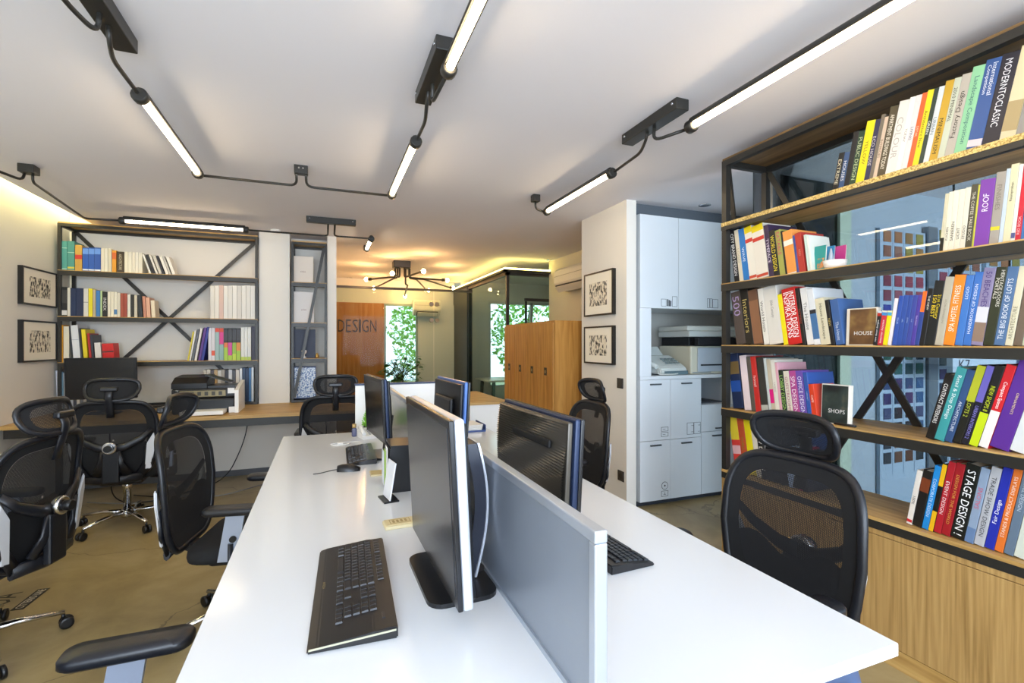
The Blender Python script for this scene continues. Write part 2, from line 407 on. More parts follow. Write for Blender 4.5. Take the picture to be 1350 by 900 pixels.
# ------------------------------------------------------------------ light
wd = bpy.data.worlds.new('world'); scn.world = wd; wd.use_nodes = True
bg = wd.node_tree.nodes['Background']; bg.inputs[0].default_value = (.78, .87, 1, 1); bg.inputs[1].default_value = 2.6
def area(name, loc, rot, sx, sy, power, color):
    l = bpy.data.lights.new(name, 'AREA'); l.shape = 'RECTANGLE'; l.size = sx; l.size_y = sy; l.energy = power; l.color = color
    o = bpy.data.objects.new(name, l); COL.objects.link(o); o.location = loc; o.rotation_euler = rot; return o
area('daylight_window', (-.78, -1.95, 1.45), (PI / 2, 0, PI), 2.2, 1.8, 92, (.75, .84, 1)).rotation_euler = (PI / 2, 0, 0)
area('daylight_window', (2.2, -1.95, 1.45), (PI / 2, 0, 0), 3.2, 1.8, 95, (.75, .84, 1))
area('showroom_fill', (4.6, -1.95, 1.45), (PI / 2, 0, 0), 2, 1.8, 250, (.86, .86, 1))  # added fill light, brightens the showroom and its sample boards
scn.view_settings.view_transform = 'Standard'; scn.view_settings.look = 'None'
scn.view_settings.exposure = 0.60; scn.view_settings.gamma = 1
# ------------------------------------------------------------------ ceiling lamps and conduits
LZ = 2.45
def lamp(x0, y0, x1, y1, label, back):
    """tube lamp from one end to the other; back = side of the dark channel (unit xy)"""
    a = Vector((x0, y0, LZ)); b = Vector((x1, y1, LZ)); c = (a + b) / 2; d = (b - a).normalized(); L = (b - a).length / 2
    t = thing('tube_lamp', label, 'lamp', c, 0, 'tube lamps on the ceiling conduits')
    MB().tube([-d * (L - .03), d * (L - .03)], .0155, seg=12).done('glowing_tube', M['tube'], t)
    ch = MB(); off = Vector((0, 0, .022))
    rows = []
    side = d.cross(Vector((0, 0, 1))).normalized()
    for s in (-1, 1):
        r = []
        for j in range(9):
            an = math.radians(-5 + 190 * j / 8)
            r.append(d * (L - .02) * s + side * math.cos(an) * .026 + Vector((0, 0, math.sin(an) * .032 + .010)))
        for j in range(8, -1, -1):
            an = math.radians(10 + 160 * j / 8)
            r.append(d * (L - .02) * s + side * math.cos(an) * .021 + Vector((0, 0, math.sin(an) * .021 + .002)))
        rows.append(r)
    ch.grid(rows, closed=True); ch.done('channel', M['steel'], t)
    for s in (-1, 1):
        e = MB().tube([d * s * (L - .035), d * s * (L - .028), d * s * (L + .005), d * s * (L + .012)], .032, seg=12, taper=[.8, 1, 1, .8])
        e.done('end_cap', M['steel'], t)


    return t
x1, x2, x3 = -.745, .455, 1.69
yt = 3.58; y5 = 5.18
lamp(x1, 2.53, x1, yt, 'lit tube lamp at upper left, pointing from the corner mount towards the far conduit', 1)
lamp(x2, 2.58, x2, yt, 'short lit tube lamp in the middle row, ending at the cross conduit', 1)
lamp(x2, .75, x2, 1.87, 'bright tube lamp leaving the top edge above the desk, beside the long mounting box', 1)
lamp(x3, .55, x3, 1.92, 'long lit tube lamp at upper right above the tall bookcase', 1)
lamp(x3, 2.61, x3, 3.58, 'lit tube lamp in the right row, between mounting box and the white partition', 1)
pa, pb = bpZ(160, 291, LZ), bpZ(326, 303, LZ)
lamp(pa.x, y5, pb.x, y5, 'horizontal tube lamp in front of the far bookcase', 1)
p7a, p7b = bpZ(490, 314, LZ), bpZ(482, 338, LZ)
x7 = p7a.x
lamp(x7, p7a.y + .03, x7, p7a.y + .62, 'smallest lit tube lamp, near the pier by the reception', 1)
def mount(cx, cy, lx, ly, label, h=.055):
    t = thing('mounting_box', label, 'ceiling box', (cx, cy, CZ - h), 0, 'dark mounting boxes on the ceiling')
    MB().box(-lx / 2, lx / 2, -ly / 2, ly / 2, 0, h, .004).done('housing', M['steel'], t)
    for s in (-1, 1):
        if lx > ly: px_, py_ = s * (lx / 2 - .03), -ly / 2
        else: px_, py_ = -lx / 2, s * (ly / 2 - .03)
        if lx > ly: MB().lathe([(.006, -.004), (.006, .002)], 8, (px_, py_, h * .6), 'y').done('screw', M['chrome'], t)
        else: MB().lathe([(.006, -.004), (.006, .002)], 8, (px_, py_, h * .6), 'x').done('screw', M['chrome'], t)
    return t
mount(x1 + .03, 2.04, .075, .50, 'long dark mounting box in the top left corner of the ceiling')
mount(x2 - .02, 2.055, .075, .46, 'long dark mounting box over the middle of the desk')
mount(x3 - .08, 2.105, .075, .46, 'long dark mounting box between the two right-hand tube lamps')
mount(bpZ(38, 224, CZ - .03).x, bpZ(38, 224, CZ - .03).y, .085, .085, 'small square mounting box near the left cove light')
b5 = bpZ(397, 225, CZ - .03); mount(b5.x, b5.y, .085, .06, 'small square mounting box on the cross conduit')
b6 = bpZ(437, 292, CZ - .03); mount(b6.x, b6.y, .44, .06, 'long thin mounting box on the far conduit, above the narrow shelf')
b7 = bpZ(706, 262, CZ - .03); mount(b7.x, b7.y, .06, .06, 'small mounting box at the far end of the right tube row')
b8 = bpZ(483, 325, CZ - .03); mount(b8.x, b8.y + .1, .05, .08, 'tiny mounting box behind the smallest tube lamp')
def arc(pts, r=.05, n=5):
    """polyline with rounded corners"""
    pts = [Vector(p) for p in pts]; out = [pts[0]]
    for i in range(1, len(pts) - 1):
        p, a, b = pts[i], pts[i - 1], pts[i + 1]
        ra = min(r, (a - p).length * .49); rb = min(r, (b - p).length * .49)
        s, e = p + (a - p).normalized() * ra, p + (b - p).normalized() * rb
        for k in range(n + 1):
            t = k / n; out.append((1 - t) ** 2 * s + 2 * t * (1 - t) * p + t * t * e)
    out.append(pts[-1]); return out
def conduit(pts, label):
    c = Vector(pts[0]); o = MB().tube(arc([Vector(p) - c for p in pts]), .0085, seg=8).done('conduit', M['steel'])
    o.location = c; tag(o, label, 'conduit', 'dark cable conduits under the ceiling'); return o
T = CZ - .05
conduit([(x1 + .03, 2.12, T), (x1 + .03, 2.13, LZ), (x1, 2.25, LZ), (x1, 2.50, LZ)], 'curved conduit from top left box to the left tube lamp')
conduit([(x1 + .03, 2.05, T), (x1 + .02, 2.06, LZ - .01), (x1 - .01, 1.95, LZ), (x1 - .03, 1.2, LZ)], 'curved conduit leaving the frame at the top left corner')
conduit([(x1, yt + .02, LZ), (b5.x - .03, yt + .02, LZ), (b5.x - .03, b5.y, T)], 'cross conduit from the left lamp to the small square box')
conduit([(b5.x + .03, b5.y, T), (b5.x + .03, yt + .02, LZ), (x2, yt + .02, LZ)], 'cross conduit from small square box to the middle lamp')
conduit([(x2, 2.54, LZ), (x2, 2.33, LZ), (x2 - .02, 2.20, LZ + .01), (x2 - .02, 2.16, T)], 'conduit between middle short lamp and its long box')
conduit([(x2 - .015, 2.09, T), (x2 - .01, 2.13, LZ - .01), (x2, 1.90, LZ)], 'hooked conduit from the middle box to the lamp leaving the top edge')
conduit([(x3, 2.58, LZ), (x3 - .03, 2.28, LZ), (x3 - .08, 2.16, LZ + .02), (x3 - .08, 2.15, T)], 'conduit from right mounting box to the lamp near the partition')
conduit([(x3 - .08, 2.09, T), (x3 - .08, 2.10, LZ - .01), (x3, 1.95, LZ)], 'conduit from right mounting box to the upper right lamp')
conduit([(b7.x, b7.y, T), (b7.x, b7.y, LZ), (x3, 3.6, LZ)], 'short conduit dropping to the far end of the right lamp')
q4 = bpZ(38, 224, CZ - .03)
conduit([(q4.x + .02, q4.y, T), (q4.x + .02, q4.y, LZ), bpZ(112, 288, LZ), (pa.x - .01, y5, LZ)], 'long conduit from the left box to the lamp before the far bookcase')
conduit([(q4.x - .02, q4.y, T), (q4.x - .02, q4.y - .03, LZ), bpZ(-30, 215, LZ)], 'conduit leaving the left edge beside the cove light')
conduit([(pb.x + .01, y5, LZ), (b6.x - .03, y5, LZ), (b6.x - .03, b6.y, T)], 'straight conduit from the far lamp to the long thin box')
conduit([(b6.x + .03, b6.y, T), (b6.x + .03, y5 - .02, LZ), (x7, y5 - .03, LZ), (x7, p7a.y + .02, LZ)], 'conduit from long thin box to the smallest lamp')
# cove lights
def strip(name, x0, x1, y0, y1, z0, z1, m, label):
    return tag(sbox(name, x0, x1, y0, y1, z0, z1, m), label, 'light strip')
strip('light_strip', -2.30, -2.27, .3, 5.9, 2.69, 2.70, M['ledw'], 'pale yellow cove light running along the left wall under the ceiling')
strip('light_strip', GX - .045, GX - .01, GY - .04, 9.2, GT + .035, GT + .055, M['led'], 'yellow light strip over the long side of the glass room')
strip('light_strip', GX - .045, xE, GY - .045, GY - .012, GT + .035, GT + .055, M['led'], 'yellow light strip over the short front of the glass room')
def downlight(u, v, label, Z=CZ):
    p = bpZ(u, v, Z); t = thing('ceiling_spotlight', label, 'spotlight', (p.x, p.y, Z - .012))
    MB().lathe([(.036, .004), (.05, .006), (.05, .012), (.036, .012)], 24).done('trim_ring', M['chrome'], t)
    MB().lathe([(.034, .005), (.034, .011)], 20).done('lit_lens', M['spot'], t)
    return t
downlight(723, 342, 'recessed ceiling spotlight above the wood lockers')
downlight(929, 270, 'recessed ceiling spotlight above the storage wall by the bookcase')
downlight(461, 366, 'recessed spotlight in the ceiling of the reception')
downlight(556, 368, 'recessed spotlight near the reception glass')
p = bpZ(363, 303, CZ); t = thing('smoke_detector', 'small white sensor on the ceiling near the far pier', 'detector', (p.x, p.y, CZ - .03))
MB().lathe([(.03, 0), (.045, .01), (.05, .03)], 20).done('housing', M['white'], t)
# real lamps behind the emissive tubes of the chandelier
ch = bpZ(526, 356, CZ); cc = Vector((1.04, 7.1, CZ))
cl = thing('chandelier', 'dark branching ceiling chandelier with clear round bulbs by the reception', 'chandelier', cc)
MB().box(-.12, .12, -.08, .08, -.10, 0, .008).done('canopy', M['steel'], cl)
bulbs = [(487, 368), (494, 379), (519, 361), (556, 358), (564, 382), (585, 369), (595, 379), (534, 390)]
for i, (u, v) in enumerate(bulbs):
    z = 2.33 if i not in (7,) else 2.24
    p = bpZ(u, v, z) - cc
    r0 = Vector((max(-.12, min(.12, p.x * .2)), max(-.06, min(.06, p.y * .1)), -.10))
    e = Vector((p.x * .9, p.y * .9, p.z))
    mid = Vector((p.x * .35, p.y * .1, p.z))
    a = MB().tube(arc([r0, Vector((r0.x, r0.y, p.z)), mid, e, p], .04), .013, seg=8).done('arm', M['steel'], cl)
    MB().tube([p - (p - e).normalized() * .03, p + (p - e).normalized() * .03], .022, seg=12).done('socket', M['steel'], a)
    c = p + (p - e).normalized() * .055
    MB().lathe([(.004, -.030), (.018, -.024), (.027, -.010), (.030, 0), (.027, .010), (.018, .024), (.004, .030)], 14, c).done('bulb', M['bulb'], a)
# ------------------------------------------------------------------ central desk
dk = thing('desk', 'large white shared work desk filling the foreground', 'desk', (.44, 2.15, 0))
XD0, XD1 = -.262, 1.142
cx, cy = .44, 2.15
for y0, y1 in ((YD0, YD1),):
    for x0, x1 in ((XD0, .4395), (.4405, XD1)):
        MB().box(x0 - cx, x1 - cx, y0 - cy, y1 - cy, ZD - .028, ZD, .0015, 1).done('desktop', M['desk'], dk)
def dleg(y):
    b = MB()
    b.tube(arc([(-.655 , y, .0), (-.645, y, ZD - .066), (.645, y, ZD - .066), (.655, y, .0)], .07), .035, seg=12, rb=.03, updir=(0, 1, 0))
    return b.done('leg_frame', M['bluegrey'], dk)
for y in (YD0 + .075 - cy, 2.15 - cy, YD1 - .1 - cy): dleg(y)
MB().box(-.02, .02, YD0 + .15 - cy, YD1 - .15 - cy, ZD - .09, ZD - .03).done('beam', M['bluegrey'], dk)
# divider
dv = thing('desk_divider', 'grey fabric screen with pale frame standing along the middle of the desk', 'divider', (.432, 2.15, ZD))
Zt = 1.066
def screen(y0, y1, m, nm='panel'):
    y0 -= 2.15; y1 -= 2.15; h = Zt - ZD; w = .0125
    f = MB()
    f.box(-w, w, y0, y1, h - .022, h, .003); f.box(-w, w, y0, y0 + .022, 0, h - .0221, .003); f.box(-w, w, y1 - .022, y1, 0, h - .0221, .003); f.box(-w, w, y0 + .0221, y1 - .0221, 0, .012)
    fo = f.done('frame', M['alu'], dv)
    MB().box(-.008, .008, y0 + .02, y1 - .02, .01, h - .02).done(nm, m, dv)
screen(.70, 2.10, mat('8d95a0', .33, .3, var=.03)); screen(2.11, 3.55, mat('9a938a', .25, .5), 'far_panel')  # far panel's browner tone is its warm reflection put into the colour
ed = thing('end_screen', 'white upright screen with dark blue edge across the far end of the desk', 'divider', (.53, 3.70, ZD))
MB().box(-.32, .29, -.012, .012, 0, .33, .003).done('panel', M['white'], ed)
MB().box(-.325, .295, -.016, .016, .33, .345, .003).done('edge_trim', mat('2f3c5c', .4), ed)
for s in (-.2, .2): MB().box(s - .03, s + .03, -.03, .03, -.05, -.0005).done('clamp', M['alu'], ed)
# papers behind the screen
pt = thing('paper_tray', 'loose white papers piled in a blue tray behind the far monitor', 'tray', (.93, 3.45, ZD))
MB().box(-.16, .16, -.12, .12, .0, .012, .003).box(-.16, -.155, -.12, .12, .012, .05).box(.155, .16, -.12, .12, .012, .05).done('tray', mat('34508c', .4), pt)
for k in range(4):
    MB().box(-.14, .14, -.1, .1, .013 + k * .009, .02 + k * .009, 0, mtx=Matrix.Rotation(.06 * (k - 1.5), 4, 'Z')).done('paper_sheet', M['white'], pt)
# ------------------------------------------------------------------ monitors
def monitor(name, label, loc, rz, W=.515, H=.345, back='plain', rim='17181c', side='c9cdd6', z0=.085, tilt=3, stand='neck', logo=None, screen_m=None, sd=.03):
    """front faces local -y; origin on the desk under the neck"""
    t = thing(name, label, 'monitor', loc, rz, 'desk monitors')
    mt = Matrix.Translation((0, -.03, z0)) @ Matrix.Rotation(math.radians(tilt), 4, 'X')
    w = W / 2; bz = .018
    MB().box(-w, w, 0, .012, 0, H, .003).done('bezel', mat(rim, .25), t).matrix_local = mt
    s = MB().box(-w + bz, w - bz, -.0012, .002, bz + .01, H - bz).done('screen', screen_m or M['screen'], t); s.matrix_local = mt
    e = MB().box(-w - .001, w + .001, .0125, sd, -.001, H + .001, .006); e.done('side_band', mat(side, .3, .3), t).matrix_local = mt
    if back == 'ribbed':
        b = MB(); rows = []
        for j in range(91):
            z = .012 + (H - .024) * j / 90 + 0; rows.append([(x, .0305 + .020 + (.004 if j % 2 else 0) + .006 * math.sin(x * 9 + z * 21) * (1 if j % 2 else .3), z) for x in [(-w + .012) + (W - .024) * k / 24 for k in range(25)]])
        b.grid(rows, smooth=False)
        b.box(-w + .01, w - .01, .0305, .046, .01, H - .01, .004)
        o = b.done('back_shell', mat('57524a', .28, .45), t); o.matrix_local = mt
        MB().box(-.17, .1, .05, .062, H - .095, H - .07, .006).done('vent_slot', mat('050506', .7), t).matrix_local = mt
        MB().box(w - .0005, w + .0025, .012, .026, H - .12, H - .08, .001).done('port_cover', mat('1b2c55', .3), t).matrix_local = mt
    else:
        b = MB().box(-w + .012, w - .012, .0305, .046, .012, H - .012, .006)
        b.box(-.15, .15, .0465, .07, .06, H - .09, .012); b.done('back_shell', M['black'], t).matrix_local = mt
    if stand == 'neck':
        n = MB()
        rows = []
        for j in range(9):
            k = j / 8; z = .012 + k * .355; y = .052 + .040 * math.sin(k * PI * .9) ; hw = .055 - .012 * k
            rows.append([(-hw, y - .014, z), (hw, y - .014, z), (hw, y + .02, z), (-hw, y + .02, z)])
        vs = n.grid(rows, closed=True, smooth=False); n.bm.faces.new(vs[0][::-1]); n.bm.faces.new(vs[-1])
        n.done('stand_neck', mat('1d2232', .35), t)
        r2 = []
        for j in range(13):
            k = j / 12; z = .014 + k * .355; y = .074 + .036 * math.sin(k * PI * .9); hw = .06 - .012 * k
            r2.append([(-hw, y, z), (hw, y, z), (hw, y + .006, z), (-hw, y + .006, z)])
        n = MB(); vs = n.grid(r2, closed=True, smooth=False); n.bm.faces.new(vs[0][::-1]); n.bm.faces.new(vs[-1]); n.done('neck_trim', mat(side, .3, .4), t)
        b = MB(); pts = [(x, y) for x, y in rrect(.155, .09, .04)]
        b.poly([(x, y + .022, 0) for x, y in pts], (0, 0, .011)); b.done('base', M['black'], t)
        MB().lathe([(.035, .0115), (.035, .013)], 20, (.0, .085, 0)).done('swivel_disc', mat('23252c', .3), t)
    else:
        MB().bar((0, .03, .012), (0, .055, z0 + .12), .07, .025).done('stand_neck', M['black'], t)
        b = MB(); b.poly([(x, y + .03, 0) for x, y in rrect(.12, .085, .04)], (0, 0, .012)); b.done('base', M['black'], t)
    if logo: text_mesh(logo, .03, .006, mat('c8c8c8', .4), 'logo', t, mt @ frame_mtx((0, -.0013, .009), (1, 0, 0), (0, 0, 1)))
    return t
Rm = -PI / 2   # local -y (front) -> world -x
monitor('monitor', 'silver-edged monitor in the foreground with its dark screen facing left', (.30, 1.30, ZD), Rm + .02, W=.53, H=.425, z0=.045, sd=.036, screen_m=M['screenmatte'])
monitor('monitor', 'dark blue monitor at the far left of the desk behind the mouse', (.298, 2.84, ZD), Rm + .106, W=.50, H=.34, z0=.11, side='24324f', stand='foot')
monitor('monitor', 'black monitor seen from its ribbed back on the right desk half', (.60, 1.40, ZD), PI / 2 + .02, W=.52, H=.37, z0=.065, back='ribbed', side='1f2e4c', stand='foot')
monitor('monitor', 'smaller monitor seen from behind, its blue edge before the end screen', (.60, 2.50, ZD), PI / 2 + .05, W=.50, H=.36, z0=.09, side='4c6fb0', stand='foot')
zc = ZD
pm0, pm1 = bpY(86, 472, 5.38), bpY(181, 524, 5.38)
monitor('monitor', 'wide black monitor on the oak wall desk under the far bookcase', ((pm0.x + pm1.x) / 2, 5.40, ZD), .0, W=pm1.x - pm0.x, H=pm0.z - pm1.z, z0=pm1.z - ZD, side='17181c', stand='foot')
# ------------------------------------------------------------------ keyboards, mouse
KEYME = {}
def keymesh(w, d):
    k = (round(w, 4), round(d, 4))
    if k not in KEYME:
        m = MB(); m.box(-w / 2, w / 2, -d / 2, d / 2, 0, .005)
        for v in m.bm.verts:
            if v.co.z > .004: v.co.x *= .86; v.co.y *= .86
        bmesh.ops.recalc_face_normals(m.bm, faces=m.bm.faces[:]); me = bpy.data.meshes.new('key'); m.bm.to_mesh(me); m.bm.free(); me.materials.append(mat('16181d', .35)); KEYME[k] = me
    return KEYME[k]
def keyboard(label, loc, rz, L=.45, D=.19, hb=.026, hf=.012, big=False):
    """typist sits at local -y"""
    t = thing('keyboard', label, 'keyboard', loc, rz, 'black keyboards')
    b = MB(); pts = [(-D / 2, 0), (D / 2, 0), (D / 2, hb), (D / 2 - .05, hb - .002), (-D / 2 + .02, hf), (-D / 2, hf - .004)]
    b.poly([(-L / 2, y, z) for y, z in pts], (L, 0, 0))
    bmesh.ops.bevel(b.bm, geom=b.bm.edges[:], offset=.003, segments=2, affect='EDGES')
    b.done('case', mat('1a1a1c', .3, var=.05), t)
    y0 = -D / 2 + (.062 if big else .018); rows = 6; pitch = .0188
    def zt_(y): 
        k = (y + D / 2 - .02) / (D - .07); return hf + (hb - .002 - hf) * max(0, min(1, k))
    x0 = -L / 2 + .014; n = 0
    lay = [(1.25, 1.25, 1.25, 6.25, 1.25, 1.25, 1.25, 1.25), (2.25,) + (1,) * 10 + (2.75,), (1.75,) + (1,) * 11 + (2.25,), (1.5,) + (1,) * 12 + (1.5,), (1,) * 13 + (2,)]
    made = []
    for r, ws in enumerate(lay):
        x = 0; y = y0 + r * pitch
        for w in ws: made.append((x + w / 2, w, y)); x += w
    y = y0 + 5.3 * pitch
    for g in range(3):
        for k in range(4): made.append((1.5 + g * 4.6 + k, 1, y))
    made.append((.5, 1, y))
    for (gx, gy) in ((16.3, 0), (15.3, 0), (17.3, 0), (16.3, 1), (15.3, 3), (16.3, 3), (17.3, 3), (15.3, 4), (16.3, 4), (17.3, 4)):
        made.append((gx + .5, 1, y0 + gy * pitch))
    for gx in range(4):
        for gy in range(5): 
            if len(made) < 100: made.append((18.8 + gx + .5, 1, y0 + gy * pitch))
    sc = min((L - .028) / (22.9 * pitch), 1)
    slope = math.atan2(hb - hf, D - .07)
    for (kx, w, y) in made:
        yy = y
        if yy > D / 2 - .012: continue
        o = bpy.data.objects.new('key', keymesh(w * pitch * sc * .9, pitch * .86)); COL.objects.link(o); o.parent = t
        o.location = (x0 + kx * pitch * sc, yy, zt_(yy) - .001); o.rotation_euler = (slope, 0, 0)
    if big:
        text_mesh('A4TECH', .035, .007, mat('b9a878', .35, .6), 'logo', t, Matrix.Translation((-.01, -D / 2 + .022, hf + .0035)) @ Matrix.Rotation(slope, 4, 'X'))
        e = MB(); e.poly([(L / 2 - .0005, y, z) for y, z in [(-D / 2 + .004, hf - .005), (D / 2 - .004, hb - .008), (D / 2 - .004, hb - .004), (-D / 2 + .004, hf - .001)]], (.0015, 0, 0))
        e.done('side_stripe', mat('b5b29a', .3, .3), t)
        MB().box(L / 2 - .07, L / 2 - .045, D / 2 - .03, D / 2 - .024, hb - .004, hb + .001).done('indicator_strip', mat('2a2b30', .3), t)
    return t
k0, k1 = bpZ(426, 722, ZD + .02), bpZ(500, 709, ZD + .02); k2, k3 = bpZ(528, 822, ZD + .02), bpZ(398, 866, ZD + .01)
c = (k0 + k1 + k2 + k3) / 4
dirL = ((k3 + k2) / 2 - (k0 + k1) / 2); Lk = dirL.length; rk = math.atan2(dirL.y, dirL.x)
KB = keyboard('large black multimedia keyboard in the foreground on the left desk half', (c.x, c.y, ZD), rk, L=Lk, D=((k1 - k0).length + (k2 - k3).length) / 2, big=True)
keyboard('black keyboard in front of the far left monitor, beside the mouse', (.19, 2.87, ZD), Rm - .02, L=.44, D=.15)
keyboard('black keyboard on the right desk half, half hidden by the divider', (.80, 1.37, ZD), PI / 2 + .05, L=.45, D=.15)
pmz = bpZ(460, 620, ZD)
ms = thing('mouse', 'black computer mouse with a cable on the left desk half', 'mouse', (pmz.x, pmz.y, ZD), PI / 2 - .15)
b = MB(); rows = []
for j in range(9):
    k = j / 8; y = -.055 + .11 * k; hw = .032 * math.sin(PI * (.12 + .76 * k)) ** .5; hh = .034 * math.sin(PI * (.1 + .62 * k)) ** .8
    rows.append([(hw * math.cos(a), y, hh * math.sin(a) ** .8 if 0 < a < PI else 0) for a in [PI * i / 10 for i in range(11)]])
vs = b.grid(rows); b.bm.faces.new(vs[0]); b.bm.faces.new(vs[-1][::-1]); b.done('shell', M['black'], ms)
MB().lathe([(.008, -.003), (.01, 0), (.008, .003)], 12, (0, .03, .024), 'x').done('scroll_wheel', mat('555555', .5), ms)
MB().tube(arc([(0, .052, .008), (.01, .08, .004), (-.04, .13, .004), (-.05, .16, .004)], .03), .002, seg=6).done('cable', M['black'], ms)
# ------------------------------------------------------------------ small things on the desk
def plate(u0, v0, u1, v1, name, label, cat, text=None):
    a = bpZ(u0, v0, ZD); bq = bpZ(u1, v1, ZD); cxx, cyy = (a.x + bq.x) / 2, (a.y + bq.y) / 2
    return cxx, cyy
p = bpZ(503, 624, ZD); q = thing('wooden_coaster', 'small pale wooden coaster by the black card box', 'coaster', (p.x, p.y, ZD))
MB().box(-.055, .055, -.045, .045, 0, .008, .003).done('board', mat('d9c89a', .6, var=.05), q)
MB().box(-.05, .05, -.04, .04, .0081, .0095, .001).done('inlay', mat('cdb780', .6, var=.1, scale=60), q)
p = bpZ(527, 692, ZD); q = thing('business_card_holder', 'pale wooden engraved card box left of the foreground monitor', 'card holder', (p.x, p.y, ZD), .05)
MB().box(-.055, .055, -.035, .035, 0, .012, .003).done('box_body', mat('e2d3a8', .6, var=.04), q)
MB().box(-.05, .05, -.03, .03, .0121, .016, .002).done('lid', mat('d8c596', .6, var=.05), q)
g = MB(); g.box(-.035, .035, -.02, -.018, .0161, .0166); g.box(-.035, .035, .018, .02, .0161, .0166); g.box(-.035, -.033, -.018, .018, .0161, .0166); g.box(.033, .035, -.018, .018, .0161, .0166)
for k in range(4): g.box(-.026 + k * .014, -.018 + k * .014, -.012, .012, .0161, .0166)
g.done('engraving', mat('a88e5c', .7), q)
# black box with leaflets
p = bpZ(530, 640, ZD)
q = thing('leaflet_box', 'upright black box holding white and green leaflets behind the foreground monitor', 'box', (.315, 2.20, ZD))
b = MB(); b.box(-.055, .055, -.09, .09, 0, .008); b.box(-.055, -.05, -.09, .09, .008, .185); b.box(.05, .055, -.09, .09, .008, .21); b.box(-.05, .05, .085, .09, .008, .2); b.box(-.05, .05, -.09, -.085, .008, .2); b.box(-.0499, .0499, -.0849, .0849, .19, .2)
b.done('box_body', M['black'], q)
for k, (cc_, zz) in enumerate((('e8e8e8', .19), ('9fc24a', .17), ('dfe3ea', .16))):
    MB().box(-.064 - k * .003, -.062 - k * .003, -.075 + k * .04, -.01 + k * .04, .01, zz, 0).done('leaflet', mat(cc_, .6), q)
q = thing('tablet_stand', 'small black stand holding a white card at the foot of black box', 'stand', (.245, 2.03, ZD), Rm + .15)
MB().poly([(-.05, -.03, 0), (.05, -.03, 0), (.05, .03, 0), (-.05, .03, 0)], (0, 0, .006)).done('foot', M['black'], q)
MB().bar((0, 0, .006), (0, .02, .1), .02, .006).done('stem', M['black'], q)
MB().box(-.05, .05, -.004, .002, 0, .15, .002, mtx=Matrix.Translation((0, -.006, .007)) @ Matrix.Rotation(math.radians(-9), 4, 'X')).done('card', mat('e9ebee', .4), q)
# plant
p = bpZ(481, 572, ZD)
q = thing('potted_succulent', 'small bright green plant in a dark pot at the far end of the desk', 'plant', (p.x + .03, p.y, ZD))
MB().lathe([(.03, 0), (.04, .05), (.042, .055), (.036, .055), (.034, .045)], 16).done('pot', mat('2e3033', .5), q)
b = MB()
for k in range(60):
    zz = .05 + .115 * (k / 60); rr = .034 * (1 - ((k / 60) ** 2)) + .004; a = k * 2.4
    c_ = Vector((math.cos(a) * rr, math.sin(a) * rr, zz)); o_ = Vector((math.cos(a), math.sin(a), .7)).normalized() * .022; s_ = Vector((-math.sin(a), math.cos(a), 0)) * .009
    v = [b.bm.verts.new(x) for x in (c_ - s_, c_ + s_, c_ + o_, )]; w = b.bm.verts.new(c_ + Vector((0, 0, .012)) + o_ * .4)
    b.bm.faces.new(v); b.bm.faces.new((v[0], w, v[2])); b.bm.faces.new((v[1], w, v[2])); b.bm.faces.new((v[0], v[1], w))
b.lathe([(.03, .05), (.033, .08), (.028, .12), (.012, .155), (.002, .165)], 12)
b.done('leaves', mat('7cc22e', .5, var=.2, scale=60), q)
p = bpZ(467, 575, ZD)
q = thing('small_bottle', 'little clear bottle with gold cap beside the green plant', 'bottle', (p.x, p.y, ZD))
MB().lathe([(.014, 0), (.017, .006), (.017, .05), (.009, .06)], 14).done('body', mat('5c5f7c', .15), q); MB().lathe([(.014, .06), (.014, .085)], 14).done('cap', mat('cfae72', .3, .5), q)
p = bpZ(486, 576, ZD)
q = thing('desk_phone', 'white desk telephone leaning against the far left monitor', 'telephone', (p.x, p.y, ZD), .2)
MB().poly([(-.06, -.07, 0), (-.06, .07, 0), (-.06, .07, .055), (-.06, -.07, .02)], (.12, 0, 0)).done('body', M['white'], q)
b = MB()
for i in range(3):
    for j in range(4): b.box(-.01 + i * .02, .003 + i * .02, -.05 + j * .022, -.036 + j * .022, .026 + j * .0055, .031 + j * .0055)
b.done('keypad', mat('9a9da2', .5), q)
MB().tube([(-.045, -.06, .035), (-.045, -.03, .05), (-.045, .03, .065), (-.045, .06, .06)], .013, seg=10).done('handset', M['white'], q)
p = bpZ(449, 585, ZD)
q = thing('cable', 'loose white cable lying on the desk near the telephone', 'cable', (p.x, p.y, ZD))
MB().tube(arc([(.12, .02, .004), (.03, .03, .004), (-.07, .0, .004), (-.04, -.05, .004), (.05, -.04, .004), (.06, .02, .004)], .03), .0025, seg=6).done('cord', M['white'], q)
MB().box(-.02, .015, -.012, .012, 0, .01, .003).done('plug', M['white'], q)
